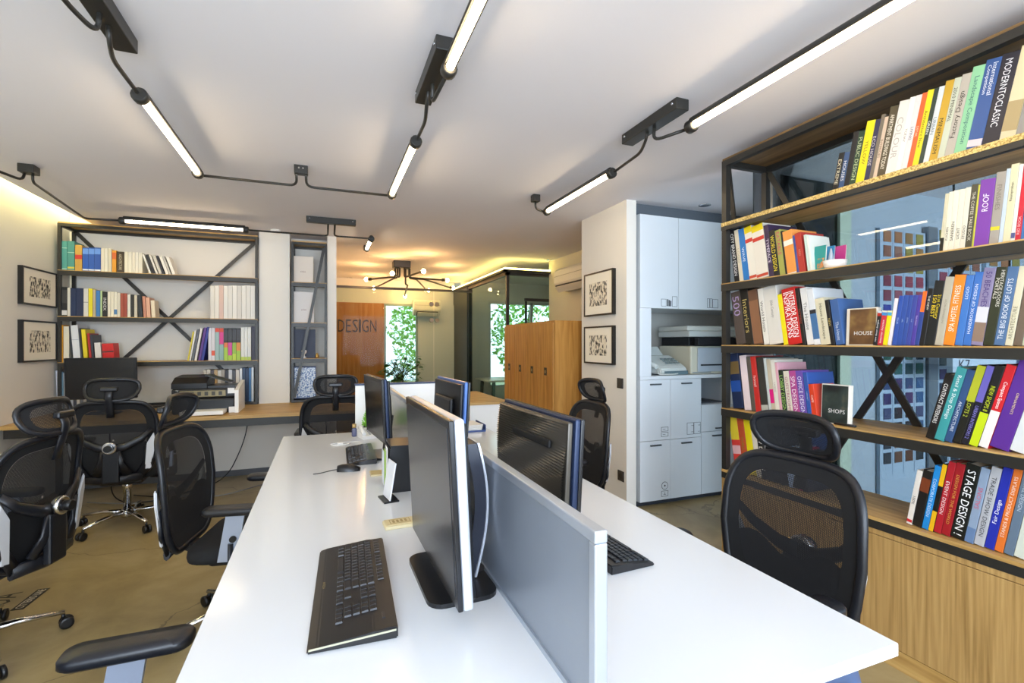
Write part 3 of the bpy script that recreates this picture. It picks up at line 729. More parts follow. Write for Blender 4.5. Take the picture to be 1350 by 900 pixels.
# ------------------------------------------------------------------ office chairs
def backpt(x, z):
    """point on the curved back surface; x across, z height above floor. returns y"""
    k = (z - .42) / .54
    return -.235 - .13 * k - .03 * math.cos(k * PI * 1.15) + .5 * x * x
def outline(n=48):
    pts = []
    for i in range(n):
        a = 2 * PI * i / n; c, s = math.cos(a), math.sin(a)
        x = .255 * math.copysign(abs(c) ** .42, c); z = .275 * math.copysign(abs(s) ** .42, s)
        if z < 0: x *= 1 - .2 * (-z / .275) ** 1.5
        else: x *= 1 - .07 * (z / .275) ** 2
        pts.append((x, z))
    return pts
def make_chair():
    t = thing('office_chair', '', 'chair')
    OZ = .69; out = outline()
    P = lambda x, z, dy=0: (x, backpt(x, z + OZ) + dy, z + OZ)
    fr = MB().tube([P(x, z) for x, z in out], .016, closed=True, seg=8, rb=.013)
    br = fr.done('back_frame', M['plastic'], t)
    # fabric border
    b = MB(); rows = []
    for s in (1.0, .93, .86, .76):
        rows.append([P(x * s, z * s + (.012 if s < .9 else 0), .006) for x, z in out])
    b.grid([r + [r[0]] for r in rows])
    # opaque lower fabric
    rows = []
    for j in range(8):
        z = -.24 + .20 * j / 7; hw = .18 + .035 * (j / 7)
        rows.append([P(x, z - .03 * math.cos(x * 22) * (j / 7), .004) for x in [-hw + 2 * hw * k / 14 for k in range(15)]])
    b.grid(rows); b.done('back_fabric', M['fabric'], t)
    b = MB(); rows = []
    for s in (.76, .6, .4, .2, .02): rows.append([P(x * s, z * s + .012 * min(1, s * 1.2), .005) for x, z in out])
    b.grid([r + [r[0]] for r in rows]); b.done('back_mesh', M['mesh'], t)
    # yoke behind with lumbar knob
    y = MB()
    for sx in (-1, 1):
        y.tube([(sx * .225, backpt(.225, .76) - .02, .76), (sx * .17, backpt(.17, .70) - .035, .70), (sx * .08, backpt(.08, .645) - .045, .65), (0, backpt(0, .63) - .05, .635)], .028, seg=8, rb=.012, updir=(0, 1, 0), taper=[.6, .8, 1, 1.2])
        y.tube([(sx * .03, backpt(0, .62) - .05, .62), (sx * .05, backpt(0, .55) - .05, .53), (sx * .09, backpt(.1, .45) - .04, .45)], .03, seg=8, rb=.012, updir=(0, 1, 0))
        y.tube([(sx * .21, backpt(.2, .62) - .022, .64), (sx * .205, backpt(.2, .52) - .025, .52), (sx * .15, backpt(.15, .44) - .03, .43)], .03, seg=8, rb=.012, updir=(0, 1, 0))
    y.tube([(-.17, backpt(.15, .44) - .03, .425), (0, backpt(0, .44) - .045, .41), (.17, backpt(.15, .44) - .03, .425)], .03, seg=8, rb=.014, updir=(0, 1, 0))
    y.box(-.05, .05, backpt(0, .5) - .075, backpt(0, .5) - .04, .40, .62, .01)
    yk = y.done('lumbar_yoke', M['plastic'], t)
    ky = backpt(0, .65) - .055
    MB().lathe([(.036, -.03), (.042, -.025), (.042, 0), (.03, .01)], 24, (0, ky, .65), 'y').done('knob_ring', M['chrome'], yk)
    MB().lathe([(.02, -.062), (.024, -.058), (.024, -.025)], 20, (0, ky, .65), 'y').done('knob', M['black'], yk)
    for sx in (-1, 1):
        a = MB(); a.poly([(sx * q_, backpt(q_, h_) - .030, h_) for q_, h_ in ((.185, .47), (.22, .475), (.25, .66), (.24, .735), (.20, .66))], (0, -.012, 0))
        bmesh.ops.bevel(a.bm, geom=a.bm.edges[:], offset=.004, segments=2, affect='EDGES'); a.done('side_plate', M['silver'], t)
    # headrest
    hs = MB(); yb = backpt(0, .93)
    hs.tube(arc([(0, yb - .012, .86), (0, yb - .04, .96), (0, yb - .055, 1.02), (0, yb - .03, 1.06)], .03), .024, seg=8, rb=.010, updir=(0, 1, 0))
    hs.box(-.05, .05, yb - .06, yb - .03, 1.045, 1.075, .008)
    st = hs.done('headrest_bracket', M['plastic'], t)
    ho = []
    for i in range(36):
        a = 2 * PI * i / 36; c, s = math.cos(a), math.sin(a)
        x = .155 * math.copysign(abs(c) ** .6, c); z = .072 * math.copysign(abs(s) ** .6, s)
        ho.append((x * (1 - .12 * (z < 0) * (-z / .072)), z))
    HP = lambda x, z, dy=0: (x, yb - .02 + 1.9 * x * x + .30 * z + dy, 1.052 + z)
    MB().tube([HP(x, z) for x, z in ho], .013, closed=True, seg=8, rb=.010).done('headrest_frame', M['plastic'], t)
    b = MB(); b.grid([[HP(x * s, z * s, .003) for x, z in ho + ho[:1]] for s in (.72, .5, .3, .05)]); b.done('headrest_mesh', M['mesh'], t)
    b = MB(); b.grid([[HP(x * s, z * s, .003) for x, z in ho + ho[:1]] for s in (1, .9, .72)]); b.done('headrest_fabric', M['fabric'], t)
    # seat
    s = MB(); pts = rrect(.25, .235, .09, 6)
    rows = []
    for k, (sc_, z) in enumerate(((.9, .385), (.985, .395), (1, .415), (.985, .44), (.93, .455), (.6, .458), (.1, .455))):
        rows.append([(x * sc_, y * sc_ + .03, z + (-.02 * max(0, (y - .12) / .12) if z > .40 else 0)) for x, y in pts])
    vs = s.grid([r + [r[0]] for r in rows]); s.bm.faces.new(vs[0][:-1][::-1]); s.done('seat', M['fabric'], t)
    MB().box(-.13, .13, -.14, .14, .33, .384, .02).done('mechanism', M['plastic'], t)
    MB().bar((0, -.12, .36), (0, backpt(0, .45) - .05, .42), .09, .03).done('back_support', M['plastic'], t)
    MB().lathe([(.026, .10), (.026, .27), (.032, .272), (.032, .33)], 16).done('gas_lift', M['chrome'], t)
    # base
    b = MB(); b.lathe([(.035, .06), (.045, .075), (.045, .11), (.03, .125)], 20)
    b.done('hub', M['chrome'], t)
    for k in range(5):
        a = math.radians(18 + 72 * k); d = Vector((math.cos(a), math.sin(a), 0))
        lg = MB().tube([d * .03 + Vector((0, 0, .10)), d * .16 + Vector((0, 0, .098)), d * .315 + Vector((0, 0, .078))], .02, seg=8, rb=.014, taper=[1.2, 1, .7]).done('base_leg', M['chrome'], t)
        c = d * .31; n = Vector((-d.y, d.x, 0)); f = d
        w = MB()
        for sgn in (-1, 1):
            cc2 = c + n * sgn * .014 + d * .012; ring = []
            m4 = frame_mtx((cc2.x, cc2.y, .028), n, (0, 0, 1))
            prof = [(.018, -.010), (.028, -.007), (.028, .007), (.018, .010)]
            rws = [[m4 @ Vector((h, r * math.cos(q * PI / 8), r * math.sin(q * PI / 8))) for q in range(16)] for r, h in prof]
            vv = w.grid([r + [r[0]] for r in rws]); w.bm.faces.new(vv[0][:-1]); w.bm.faces.new(vv[-1][:-1])
        w.tube([c + Vector((0, 0, .045)), c + Vector((0, 0, .072))], .008, seg=8)
        w.done('caster', M['black'], lg)
    # armrests
    for sx in (-1, 1):
        a = MB(); a.tube(arc([(sx * .14, .02, .365), (sx * .29, .02, .355), (sx * .285, .02, .50)], .03), .028, seg=8, rb=.012, updir=(0, 1, 0)); ar = a.done('arm_support', M['plastic'], t)
        MB().poly([(sx * .275, -.035, .42), (sx * .275, .045, .42), (sx * .275, .075, .625), (sx * .275, .0, .625)], (sx * .018, 0, 0)).done('arm_post', mat('a4adbf', .35, .35), t)
        MB().lathe([(.01, -.004), (.014, 0), (.014, .012)], 12, (sx * .293, .03, .52), 'x').done('arm_button', M['black'], ar)
        pd = MB(); pts = rrect(.045, .135, .035, 6); rws = [[(x * q + sx * .28, y * (1 - (1 - q) * .4) + .04, z) for x, y in pts] for q, z in ((.86, .627), (1, .634), (1, .648), (.9, .656), (.3, .658))]
        vv = pd.grid([r + [r[0]] for r in rws]); pd.bm.faces.new(vv[0][:-1][::-1]); pd.bm.faces.new(vv[-1][:-1]); pd.done('armrest_pad', M['plastic'], t)
    return t
chair0 = make_chair()
CH = [  # back-centre x, y ; facing angle (0 = +Y) ; label
    (1.24, 1.22, PI / 2 + .06, 'black mesh office chair between the desk and the tall bookcase'),
    (1.42, 2.92, PI / 2 + .02, 'black mesh office chair in front of the white partition'),
    (-.35, 2.72, -PI / 2 - .18, 'black mesh chair seen in side view, left of the desk with its seat showing'),
    (-1.40, 4.50, .03, 'black mesh chair seen from behind at the oak wall desk, silver side plates showing'),
    (-1.46, 2.84, 1.37, 'large black mesh chair cut by the left edge, its lumbar knob pointing right'),
    (-.48, 1.15, -PI / 2, 'chair in the bottom left foreground of which only one armrest shows'),
    (.10, 4.32, -.05, 'black mesh chair behind the far end of the desk by the narrow shelf'),
]
for i, (x, y, a, lab) in enumerate(CH):
    o = chair0 if i == 0 else copy_tree(chair0)
    o.location = (x, y, 0); o.rotation_euler = (0, 0, a); o['label'] = lab; o['group'] = 'black mesh office chairs'
# chairs and table inside the meeting room
for (x, y, a, lab) in ((3.05, 7.15, 2.6, 'dark mesh chair standing inside the glass meeting room, nearest the glass'), (4.2, 7.3, -2.5, 'dark mesh chair inside the glass meeting room, farther right')):
    o = copy_tree(chair0); o.location = (x, y, 0); o.rotation_euler = (0, 0, a); o['label'] = lab; o['group'] = 'chairs in the meeting room'
t = thing('meeting_table', 'white table with dark legs inside the glass meeting room', 'table', (3.5, 8.2, 0))
MB().box(-.9, .9, -.4, .4, .71, .74, .004).done('tabletop', M['white'], t)
for sx in (-1, 1):
    for sy in (-1, 1): MB().bar((sx * .82, sy * .34, 0), (sx * .78, sy * .32, .71), .05, .05).done('leg', M['steel'], t)
# left white desk
p = bpZ(18, 597, ZD)
t = thing('side_desk', 'white desk corner entering at the left edge behind the big chair', 'desk', (XL + .33, 2.2, 0))
MB().box(XL + .01 - t.location.x, p.x - t.location.x, .6 - 2.2, p.y - 2.2, ZD - .028, ZD, .002).done('desktop', M['desk'], t)
for y in (.8, 3.45): MB().tube(arc([(-.24, y - 2.2, 0), (-.22, y - 2.2, ZD - .07), (.22, y - 2.2, ZD - .07), (.25, y - 2.2, 0)], .05), .022, seg=8).done('leg_frame', M['steel'], t)
MB().box(-.3, .25, 3.0 - 2.2, 3.03 - 2.2, .2, .711).done('side_panel', mat('6d4a3a', .5), t)
# ------------------------------------------------------------------ oak wall desk
t = thing('wall_desk', 'long oak worktop on a dark steel rail along the far wall', 'desk', (-1, 5.3, 0))
YW = 4.86; xr = .42
MB().box(XL + .005 + 1, xr + 1, YW - 5.3, 5.735 - 5.3, ZD - .03, ZD, .002).done('worktop', M['oak'], t)
b = MB(); b.box(XL + .03 + 1, xr + 1 - .02, YW + .02 - 5.3, YW + .05 - 5.3, ZD - .10, ZD - .031); b.box(XL + .03 + 1, XL + .07 + 1, YW + .05 - 5.3, .43, ZD - .10, ZD - .031); b.box(xr + 1 - .06, xr + 1 - .02, YW + .05 - 5.3, .43, ZD - .10, ZD - .031)
b.box(-.2, -.16, YW + .05 - 5.3, .43, ZD - .10, ZD - .031)
b.done('steel_rail', M['steel'], t)
for x in (XL + .06 + 1, xr + 1 - .05): MB().bar((x, .35, 0), (x, .35, ZD - .1), .04, .04).done('leg', M['steel'], t)
# cables below it
for k, (pts, lab) in enumerate((
    ([(-.72, 5.62, .7), (-.75, 5.6, .4), (-.9, 5.45, .03), (-1.3, 5.1, .01), (-1.6, 5.3, .01)], 'thin dark cable hanging under the wall desk by the printer'),
    ([(-.5, 5.3, .01), (-.9, 4.95, .01), (-1.2, 5.15, .01), (-1.5, 5.0, .01), (-1.9, 5.2, .01)], 'grey cable looping over the floor under the wall desk'),
    ([(-1.85, 5.5, .7), (-1.8, 5.4, .3), (-1.7, 5.1, .01), (-1.35, 5.0, .01), (-1.1, 5.3, .01)], 'black cable hanging behind the chair under the wall desk'),
    ([(.0, 5.6, .7), (.03, 5.6, .4), (-.02, 5.6, .01)], 'short black cable beneath the narrow shelf'))):
    c0 = Vector(pts[-1]); o = MB().tube(arc([Vector(q) - c0 for q in pts], .18, 8), .005, seg=6).done('power_cable', M['black'] if k != 1 else mat('8a8a8a', .5)); o.location = c0; tag(o, lab, 'cable')
# ------------------------------------------------------------------ printer on the wall desk
YPn = 5.02; a0 = bpY(222, 540, YPn); a1 = bpY(300, 540, YPn)
t = thing('inkjet_printer', 'black and white office printer on the oak wall desk', 'printer', (a0.x + .25, YPn + .2, ZD), 0)
W_ = .27
MB().box(-W_, W_, -.12, .22, 0, .10, .015).done('lower_body', M['black'], t)
MB().box(-W_, W_, -.13, .22, .101, .165, .012).done('control_body', M['black'], t)
b = MB(); b.poly([(-W_, -.13, .166), (-W_, .22, .166), (-W_, .22, .245), (-W_, -.02, .235), (-W_, -.13, .2)], (2 * W_ * .55, 0, 0)); b.done('document_feeder', M['black'], t)
b = MB(); b.poly([(.03, -.10, .166), (.03, .2, .166), (.03, .2, .18), (.03, -.10, .18)], (W_ - .03, 0, 0)); b.done('scanner_lid', mat('26272b', .3), t)
MB().bar((.0, .02, .25), (.22, .02, .2), .2, .006).done('feed_tray', mat('1c1d20', .3), t)
MB().box(-.20, .19, -.137, -.131, .112, .152, .002).done('control_panel', mat('8d8160', .3, .3), t)
b = MB()
for k in range(6): b.box(-.17 + k * .06, -.14 + k * .06, -.140, -.1375, .12, .145)
b.done('buttons', mat('3a3830', .3), t)
b = MB(); b.poly([(W_ + .001, -.15, 0), (W_ + .001, .22, 0), (W_ + .001, .22, .2), (W_ + .001, -.05, .17), (W_ + .001, -.15, .15)], (.035, 0, 0)); b.box(W_ - .05, W_, -.15, -.131, .002, .04); b.box(W_ - .06, W_, -.15, -.138, .13, .166)
b.done('white_side', M['white'], t)
text_mesh('hp', .022, .016, mat('e8e8e8', .4), 'logo', t, frame_mtx((-W_ + .05, -.1315, .185 - .03), (1, 0, 0), (0, 0, 1)))
MB().box(-.16, .2, -.30, -.121, .005, .03, .004).done('paper_tray', M['white'], t)
t.scale = (.92, 1, 1.38)
# ------------------------------------------------------------------ bookcases
def bookcase(name, label, ox, oy, rz, L, D, levels, top, posts=.028, braces=(), shelf_m=None, base=0, edge=None, bottom_bar=True):
    """local x along the front, y into the depth"""
    t = thing(name, label, 'bookcase', (ox, oy, 0), rz)
    p = posts
    f = MB()
    for x in (0, L - p):
        for y in (0, D - p): f.box(x, x + p, y, y + p, base, top)
    for z in (top - p,) + ((base,) if bottom_bar else ()):
        f.box(p, L - p, 0, p, z, z + p); f.box(p, L - p, D - p, D, z, z + p); f.box(0, p, p, D - p, z, z + p); f.box(L - p, L, p, D - p, z, z + p)
    f.done('steel_frame', M['steel'], t)
    for k, z in enumerate(levels):
        s = MB().box(.002, L - .002, -.006, D - .002, z - .022, z, .001, 1)
        m = shelf_m
        o = s.done('shelf', m, t)
        r = MB(); r.box(.003, L - .003, -.008, -.0062, z - .047, z - (.006 if not (edge and k in edge) else .024)); r.box(.03, L - .03, 0, .02, z - .047, z - .0225)
        r.done('shelf_rail', M['steel'], o)
        if edge and k in edge:
            MB().box(.003, L - .003, -.0085, -.0065, z - .023, z - .001).done('edge_strip', M['chip'], o)
    b = MB().box(.004, L - .004, .002, D - .004, top - .0005, top + .012)
    b.done('top_board', shelf_m if not edge else M['ply'], t)
    for a, c in braces: MB().bar(a, c, *((.012, .034) if abs((Vector(c) - Vector(a)).normalized().z) < .97 else (.03, .010)), up=(0, 0, 1)).done('cross_brace', M['steel'], t)
    return t
# far left bookcase
pl0 = bpY(75.5, 293.3, YF); pl1 = bpY(340, 312, YF); TOP = (pl0.z + pl1.z) / 2
SF = [bpY(338, v, YF).z for v in (366.5, 420.5, 474.5)]
Lf = pl1.x - pl0.x; Df = .30
def lf_(u, v, e):
    p = bpY(u, v, YF + Df - e); return (p.x - pl0.x, Df - e, p.z)
BF = bookcase('wall_bookcase', 'wide dark steel bookcase with crossed braces on the far wall', pl0.x, YF, 0, Lf, Df, SF, TOP, .026,
    braces=[(lf_(99, 305, .02), lf_(296, 490, .02)), (lf_(336, 320, .035), lf_(160, 476, .035))], shelf_m=M['oak'], base=ZD + .001)
# narrow bookcase
q0 = bpY(384, 318, YF); q1 = bpY(431, 320, YF)
SN = [bpY(405, v, YF).z for v in (372, 425, 472)]
Ln = q1.x - q0.x
BN = bookcase('narrow_shelf', 'narrow tall steel shelf in a niche with one diagonal brace', q0.x, YF, 0, Ln, .30, SN, q0.z, .024,
    braces=[((Ln - .03, -.014, q0.z - .05), (.03, -.014, ZD + .06))], shelf_m=M['oak'], base=ZD + .001)
# big right bookcase ; local x -> -Y, local y -> +X
YR0 = 2.286; ER = .617
SR = [bpX(952, v, XS).z for v in (294.5, 374, 454.5, 537)]
TR = bpX(951.5, 213, XS).z
LR = YR0 + 1.2; DR = .357
xb_ = lambda u: YR0 - bpX(u, 450, XS + DR).y
def lb(u, v, e=.015):
    p = bpX(u, v, XS + DR - e); return (YR0 - p.y, DR - e, p.z)
BR = bookcase('bookcase', 'tall dark steel bookcase with oak shelves filling the right side', XS, YR0, -PI / 2, LR, DR, SR, TR, .034,
    braces=[(lb(1014, 228), lb(1262, 650)), (lb(1085, 618, .03), lb(1290, 318, .03)), ((.012, .04, TR - .03), (.012, .30, ER + .02))],
    shelf_m=M['oak'], base=ER + .0, edge=(0,), bottom_bar=False)
# base cabinet
t = thing('base_cabinet', 'oak fronted base cabinet under the tall bookcase', 'cabinet', (XS, YR0, 0), -PI / 2)
MB().box(0, LR, -.004, DR, ER - .016, ER - .001, .001, 1).done('oak_top', M['oak_z' if 0 else 'oak'], t)
MB().box(0, LR, -.002, DR, ER - .052, ER - .0165).done('dark_band', M['steel'], t)
MB().box(0, LR, 0, DR, ER - .075, ER - .0525).done('upper_rail', M['oak_z'], t)
MB().box(.02, LR, .02, DR, .06, ER - .0755).done('carcass', M['oak_z'], t)
MB().box(.0, .018, .0, DR, .0, ER - .0755).done('end_panel', M['oak_z'], t)
for k in range(4):
    x0 = (.02, .70, 1.80, 2.9)[k]; x1 = min(LR, (.696, 1.796, 2.896, 9)[k])
    if x1 > x0: MB().box(x0, x1, -.001, .0195, .085, ER - .078, .001, 1).done('door', M['oak_z'], t)
MB().box(.019, LR, .002, .0195, .0, .082).done('plinth', M['oak'], t)
# ------------------------------------------------------------------ books
ORD = ['', 'first', 'second', 'third', 'fourth', 'fifth', 'sixth', 'seventh', 'eighth', 'ninth', 'tenth', 'eleventh', 'twelfth']
def make_book(thk, h, d, col, rough=.45, bands=(), text=None, tcol='f4f4f4', up=False, size=.62, frac=(.15, .85), cover=None):
    """spine faces local -y, thickness along x from 0 to thk, bottom at z=0"""
    c = min(.003, thk * .18); m = mat(col, rough)
    b = MB(); b.box(0, c, .001, d, 0, h); b.box(thk - c, thk, .001, d, 0, h); b.box(0, thk, 0, .0035, 0, h, .0012, 1)
    o = b.done('book', m)
    MB().box(c + .0003, thk - c - .0003, .004, d - .004, .003, h - .004).done('page_block', M['paper'], o)
    for z0, z1, bc in bands:
        MB().box(.0004, thk - .0004, -.0006, .0002, z0 * h, z1 * h).done('spine_band', mat(bc, rough), o)
    if text:
        lines = text.split('|'); n = len(lines)
        for i, ln in enumerate(lines):
            cx = thk * (.5 + (i - (n - 1) / 2) * .8 / n * (1 if not up else -1) * -1)
            mt = frame_mtx((cx, -.0010, h * (frac[0] + frac[1]) / 2), (0, 0, 1) if up else (0, 0, -1), (-1, 0, 0) if up else (1, 0, 0))
            text_mesh(ln, h * (frac[1] - frac[0]), thk * size / n, mat(tcol, .5), 'spine_title', o, mt)
    return o
def row(crop, plane, z0, rz, shelf, items, depth=.22, group=None, lean=None, maxd=None, gap=.0006):
    ox, oy, sc = crop; axis, val = plane
    bp = bpX if axis == 'X' else bpY
    along = (lambda p: -p.y) if axis == 'X' else (lambda p: p.x)
    data = []
    for it in items:
        b0, b1, tx, ty = it[:4]
        vb = HV - (z0 - H0) * 0  # only u matters on an upright plane
        p0 = bp(ox + b0 / sc, 450, val); p1 = bp(ox + b1 / sc, 450, val); pt = bp(ox + tx / sc, oy + ty / sc, val)
        a0, a1, at = along(p0), along(p1), along(pt); hh = pt.z - z0
        data.append([a0, a1, math.atan2(at - a0, hh), hh])
    th = sorted(d[2] for d in data)[len(data) // 2] if lean is None else lean
    if abs(th) < .025: th = 0

    out = []
    pos = data[0][0]
    for dd, it in zip(data, items):
        opt = it[6] if len(it) > 6 else {}
        a0 = max(dd[0], pos); a1 = max(dd[1], a0 + .006); 
        t = (a1 - a0) * math.cos(th) - gap; h = dd[3] / math.cos(th) - (t * math.sin(abs(th)) if 0 else 0)
        lift = t * math.sin(abs(th)) if th > 0 else 0
        tops = [q - .024 for q in (SR if axis == 'X' else SF) if q > z0 + .05] + [(TR if axis == 'X' else TOP) - .004]
        if h * math.cos(th) + t * math.sin(abs(th)) > tops[0] - z0 - .002:
            h = (tops[0] - z0 - .002 - t * math.sin(abs(th))) / math.cos(th)
        d = min(depth, h * .8) if maxd is None else maxd
        o = make_book(t, h, d, it[4], **opt)
        # rotate about the lower corner on the side it leans to
        R = Matrix.Rotation(th, 4, 'Y'); Zr = Matrix.Rotation(rz, 4, 'Z')
        piv = Vector((t, 0, 0)) if th > 0 else Vector((0, 0, 0))
        base_a = a0 + t / math.cos(th) if th > 0 else a0
        org = Vector((val, -base_a, z0)) if axis == 'X' else Vector((base_a, val, z0))
        o.matrix_world = Matrix.Translation(org + Vector((0, 0, .0004))) @ Zr @ R @ Matrix.Translation(-piv)
        pos = a0 + (a1 - a0)
        out.append((o, it[5])); BOOKS.append((o, it[5], shelf))
    return out
BOOKS = []
def T(text, tc='f4f4f4', up=False, size=.6, frac=(.12, .88), bands=(), rough=.45): return dict(text=text, tcol=tc, up=up, size=size, frac=frac, bands=bands, rough=rough)
def B(*bands): return dict(bands=bands)
SX = XS + .036
S1, S2, S3, S4, S5 = ['right bookcase, %s shelf' % q for q in ('top', 'second', 'third', 'fourth', 'lowest')]
PX = ('X', SX)
c1 = (930, 20, 3.214)
row(c1, PX, SR[0], -PI / 2, S1, [
 (535, 558, 562, 590, '17181a', 'thin black', T('EXTREME', 'd8d3b8')), (560, 582, 592, 585, '2f4f7c', 'slim blue', T('HOUSES', 'd8dde4')), (582, 606, 625, 500, '14161c', 'tall black'),
 (606, 632, 655, 495, '21402c', 'dark green', T('PUBLIC DESIGN', 'b8c8a0')), (632, 668, 700, 450, 'e8d813', 'bright yellow', T('YELLOW', '7d7415', size=.4)),
 (668, 690, 727, 445, '262a4d', 'navy', T('ECO HOUSE', 'cfcad0')), (690, 706, 745, 425, '6f675a', 'grey brown'), (706, 722, 760, 435, 'cdb8a2', 'pinkish cream', T('INTERIORS', '5d4a3a')),
 (722, 758, 790, 392, '4f4733', 'olive brown', T('APARTMENT BUILDINGS TODAY', 'eee8d8', size=.5)), (758, 800, 835, 368, 'dcdad6', 'broad white', T('COLOUR', 'a9a7a2')),
 (800, 825, 870, 352, 'e8e5e0', 'plain white', T('TODAY', '555555', size=.4)), (825, 850, 900, 342, 'd6d4d6', 'pale grey', T('LIVING', '3a3f6b', size=.45)), (850, 872, 925, 332, 'e0602a', 'orange', T('DETAIL', 'f2d6b8', size=.4)),
 (872, 898, 950, 320, 'e3d21a', 'lemon yellow', T('Architecture Now', '5f590e', size=.5)), (898, 918, 975, 312, '1d332f', 'blackish green', T('GREEN', 'dfe8df')), (918, 942, 990, 308, 'c9d2d8', 'pale blue white', T('URBAN', '5b7080')),
 (942, 978, 1025, 283, 'c09b2c', 'gold', T('MINIMALISM', '2a2410', size=.5, up=False, frac=(.05, .6))), (978, 1008, 1050, 275, 'bcc4b2', 'pale sage', T('2010 MINIMAL', '2a2d28', size=.5, frac=(.4, .95))),
 (1008, 1048, 1080, 262, 'b0aba2', 'warm grey', T('Factory Design', '26221e', up=True, size=.7, frac=(.18, .85))), (1048, 1100, 1130, 230, '86c49a', 'mint green', T('Landscape Composition', '2e5f6b', size=.5)),
 (1100, 1165, 1175, 208, '27508f', 'royal blue', dict(text='International|Competition', tcol='dce6f4', size=.65, frac=(.6, .95), bands=((.04, .12, 'd5cad2'),))), (1165, 1240, 1230, 190, '14172a', 'large navy', T('MODERNTOCLASSIC', 'd8dce6', size=.42, frac=(.2, .93))),
 (1240, 1310, 1305, 155, 'cfc6a4', 'cream brown patched', B((.1, .42, 'a5936a'))), (1310, 1352, 1350, 150, '8d8a88', 'mid grey', T('ATLAS', 'e0e0e0')), (1356, 1400, 1396, 130, 'a33', 'x') if 0 else (1354, 1400, 1396, 130, '6a5a55', 'brown at the frame edge')])
c2 = (940, 180, 4.5)
row(c2, PX, SR[1], -PI / 2, S2, [
 (128, 158, 98, 545, '15161a', 'black', T('CITY BRAND DESIGN', 'eeeeee')), (158, 182, 122, 560, 'dcd2bb', 'cream', T('LOGO', 'b3a98e')), (182, 218, 148, 555, '2479c4', 'bright blue', T('WAVE', 'e8f2ff', size=.4, frac=(.3, .7))),
 (218, 262, 178, 545, 'e9e4d6', 'slim white and yellow', B((.88, 1, 'f2d70e'), (.70, .77, 'cf3a2a'), (.03, .08, 'c84a30'))), (262, 332, 240, 535, 'e6e0d2', 'wide white and yellow', B((.88, 1, 'f2d70e'), (.70, .77, 'cf3a2a'), (.03, .08, 'c84a30'))),
 (335, 362, 300, 530, '3b2a4a', 'dark purple', T('TYPEFACE', 'e0d8e8')), (362, 395, 332, 562, '17161c', 'black yellow-lettered', T('WORLD DESIGN', 'ecd93a', size=.7)), (398, 430, 360, 562, 'a4a552', 'olive green', dict(text='EATABLE', tcol='c93a6a', size=.6, frac=(.45, .95))),
 (431, 441, 386, 566, '161616', 'very thin black'), (442, 498, 405, 570, 'e99a4a', 'orange and white', B((.66, .78, 'f0e8da'), (0, .03, 'f0e8da'))), (499, 512, 465, 590, '3b4f93', 'blue'), (512, 550, 482, 578, 'b3362c', 'brick red', T('RED', 'd98f7a', size=.3))], lean=None)
row(c2, PX, SR[1], -PI / 2, S2, [(562, 576, 536, 585, 'c9dcd2', 'pale teal'), (577, 592, 552, 590, 'dfe5dc', 'whitish green')])
c3 = (1140, 180, 4.5)
row(c3, PX, SR[1], -PI / 2, S2, [
 (440, 463, 462, 345, 'cfc9ab', 'cream with black foot', B((0, .25, '1c1a17'))), (463, 490, 482, 336, 'e5dfc8', 'white journal', T('KUCHEN', '2e2a26', up=True, size=.5, frac=(.15, .45))), (490, 525, 520, 325, 'e6e0cb', 'white journal', T('SANIEREN', '2e2a26', up=True, size=.5, frac=(.15, .5))),
 (525, 560, 558, 318, 'e3ddc8', 'white journal', T('LICHT', '2e2a26', up=True, size=.5, frac=(.15, .4))), (560, 592, 598, 306, 'e0dac6', 'white journal', T('STUDIO', '2e2a26', up=True, size=.5, frac=(.15, .4))),
 (593, 632, 636, 288, '4c4836', 'dark olive', T('THE COFFEE TABLE BOOK', 'd9d4c0', size=.5)), (632, 640, 690, 284, 'c8c43c', 'very thin yellow'), (641, 732, 700, 262, '7c3fa3', 'broad purple', T('ROOF', 'f2eaf7', up=True, size=.42, frac=(.52, .78))),
 (733, 790, 790, 215, 'a39c92', 'stone grey', dict(text='FINISHES', tcol='7d766c', size=.5, frac=(.4, .9), bands=((.2, .25, 'd8c92c'),))), (790, 815, 855, 190, 'c2cfdc', 'icy blue'), (815, 862, 885, 165, 'd8d2ae', 'pale beige', T('Raumproben', '4c4a35', up=True, size=.45, frac=(.45, .85))),
 (862, 888, 925, 165, 'e9e4da', 'white', T('HAUS', 'b89')if 0 else B((.05, .12, '5a5d8c'))), (888, 922, 942, 150, 'cc2236', 'crimson', T('RED BOOK', 'f0c8c8', up=True, size=.5, frac=(.05, .35))), (923, 960, 968, 140, '3a6fae', 'blue at the frame edge')])
c4 = (940, 360, 4.5)
row(c4, PX, SR[2], -PI / 2, S3, [
 (140, 195, 115, 118, '51463f', 'dark grey patterned', T('500', 'b09ac4', size=.7, frac=(.5, .95))), (197, 243, 168, 95, '1d1a16', 'black', T('Interiors', 'c9b46a', size=.6)), (244, 298, 215, 105, '6a4a36', 'brown', B((.02, .8, '8d6245')))], lean=-.148)
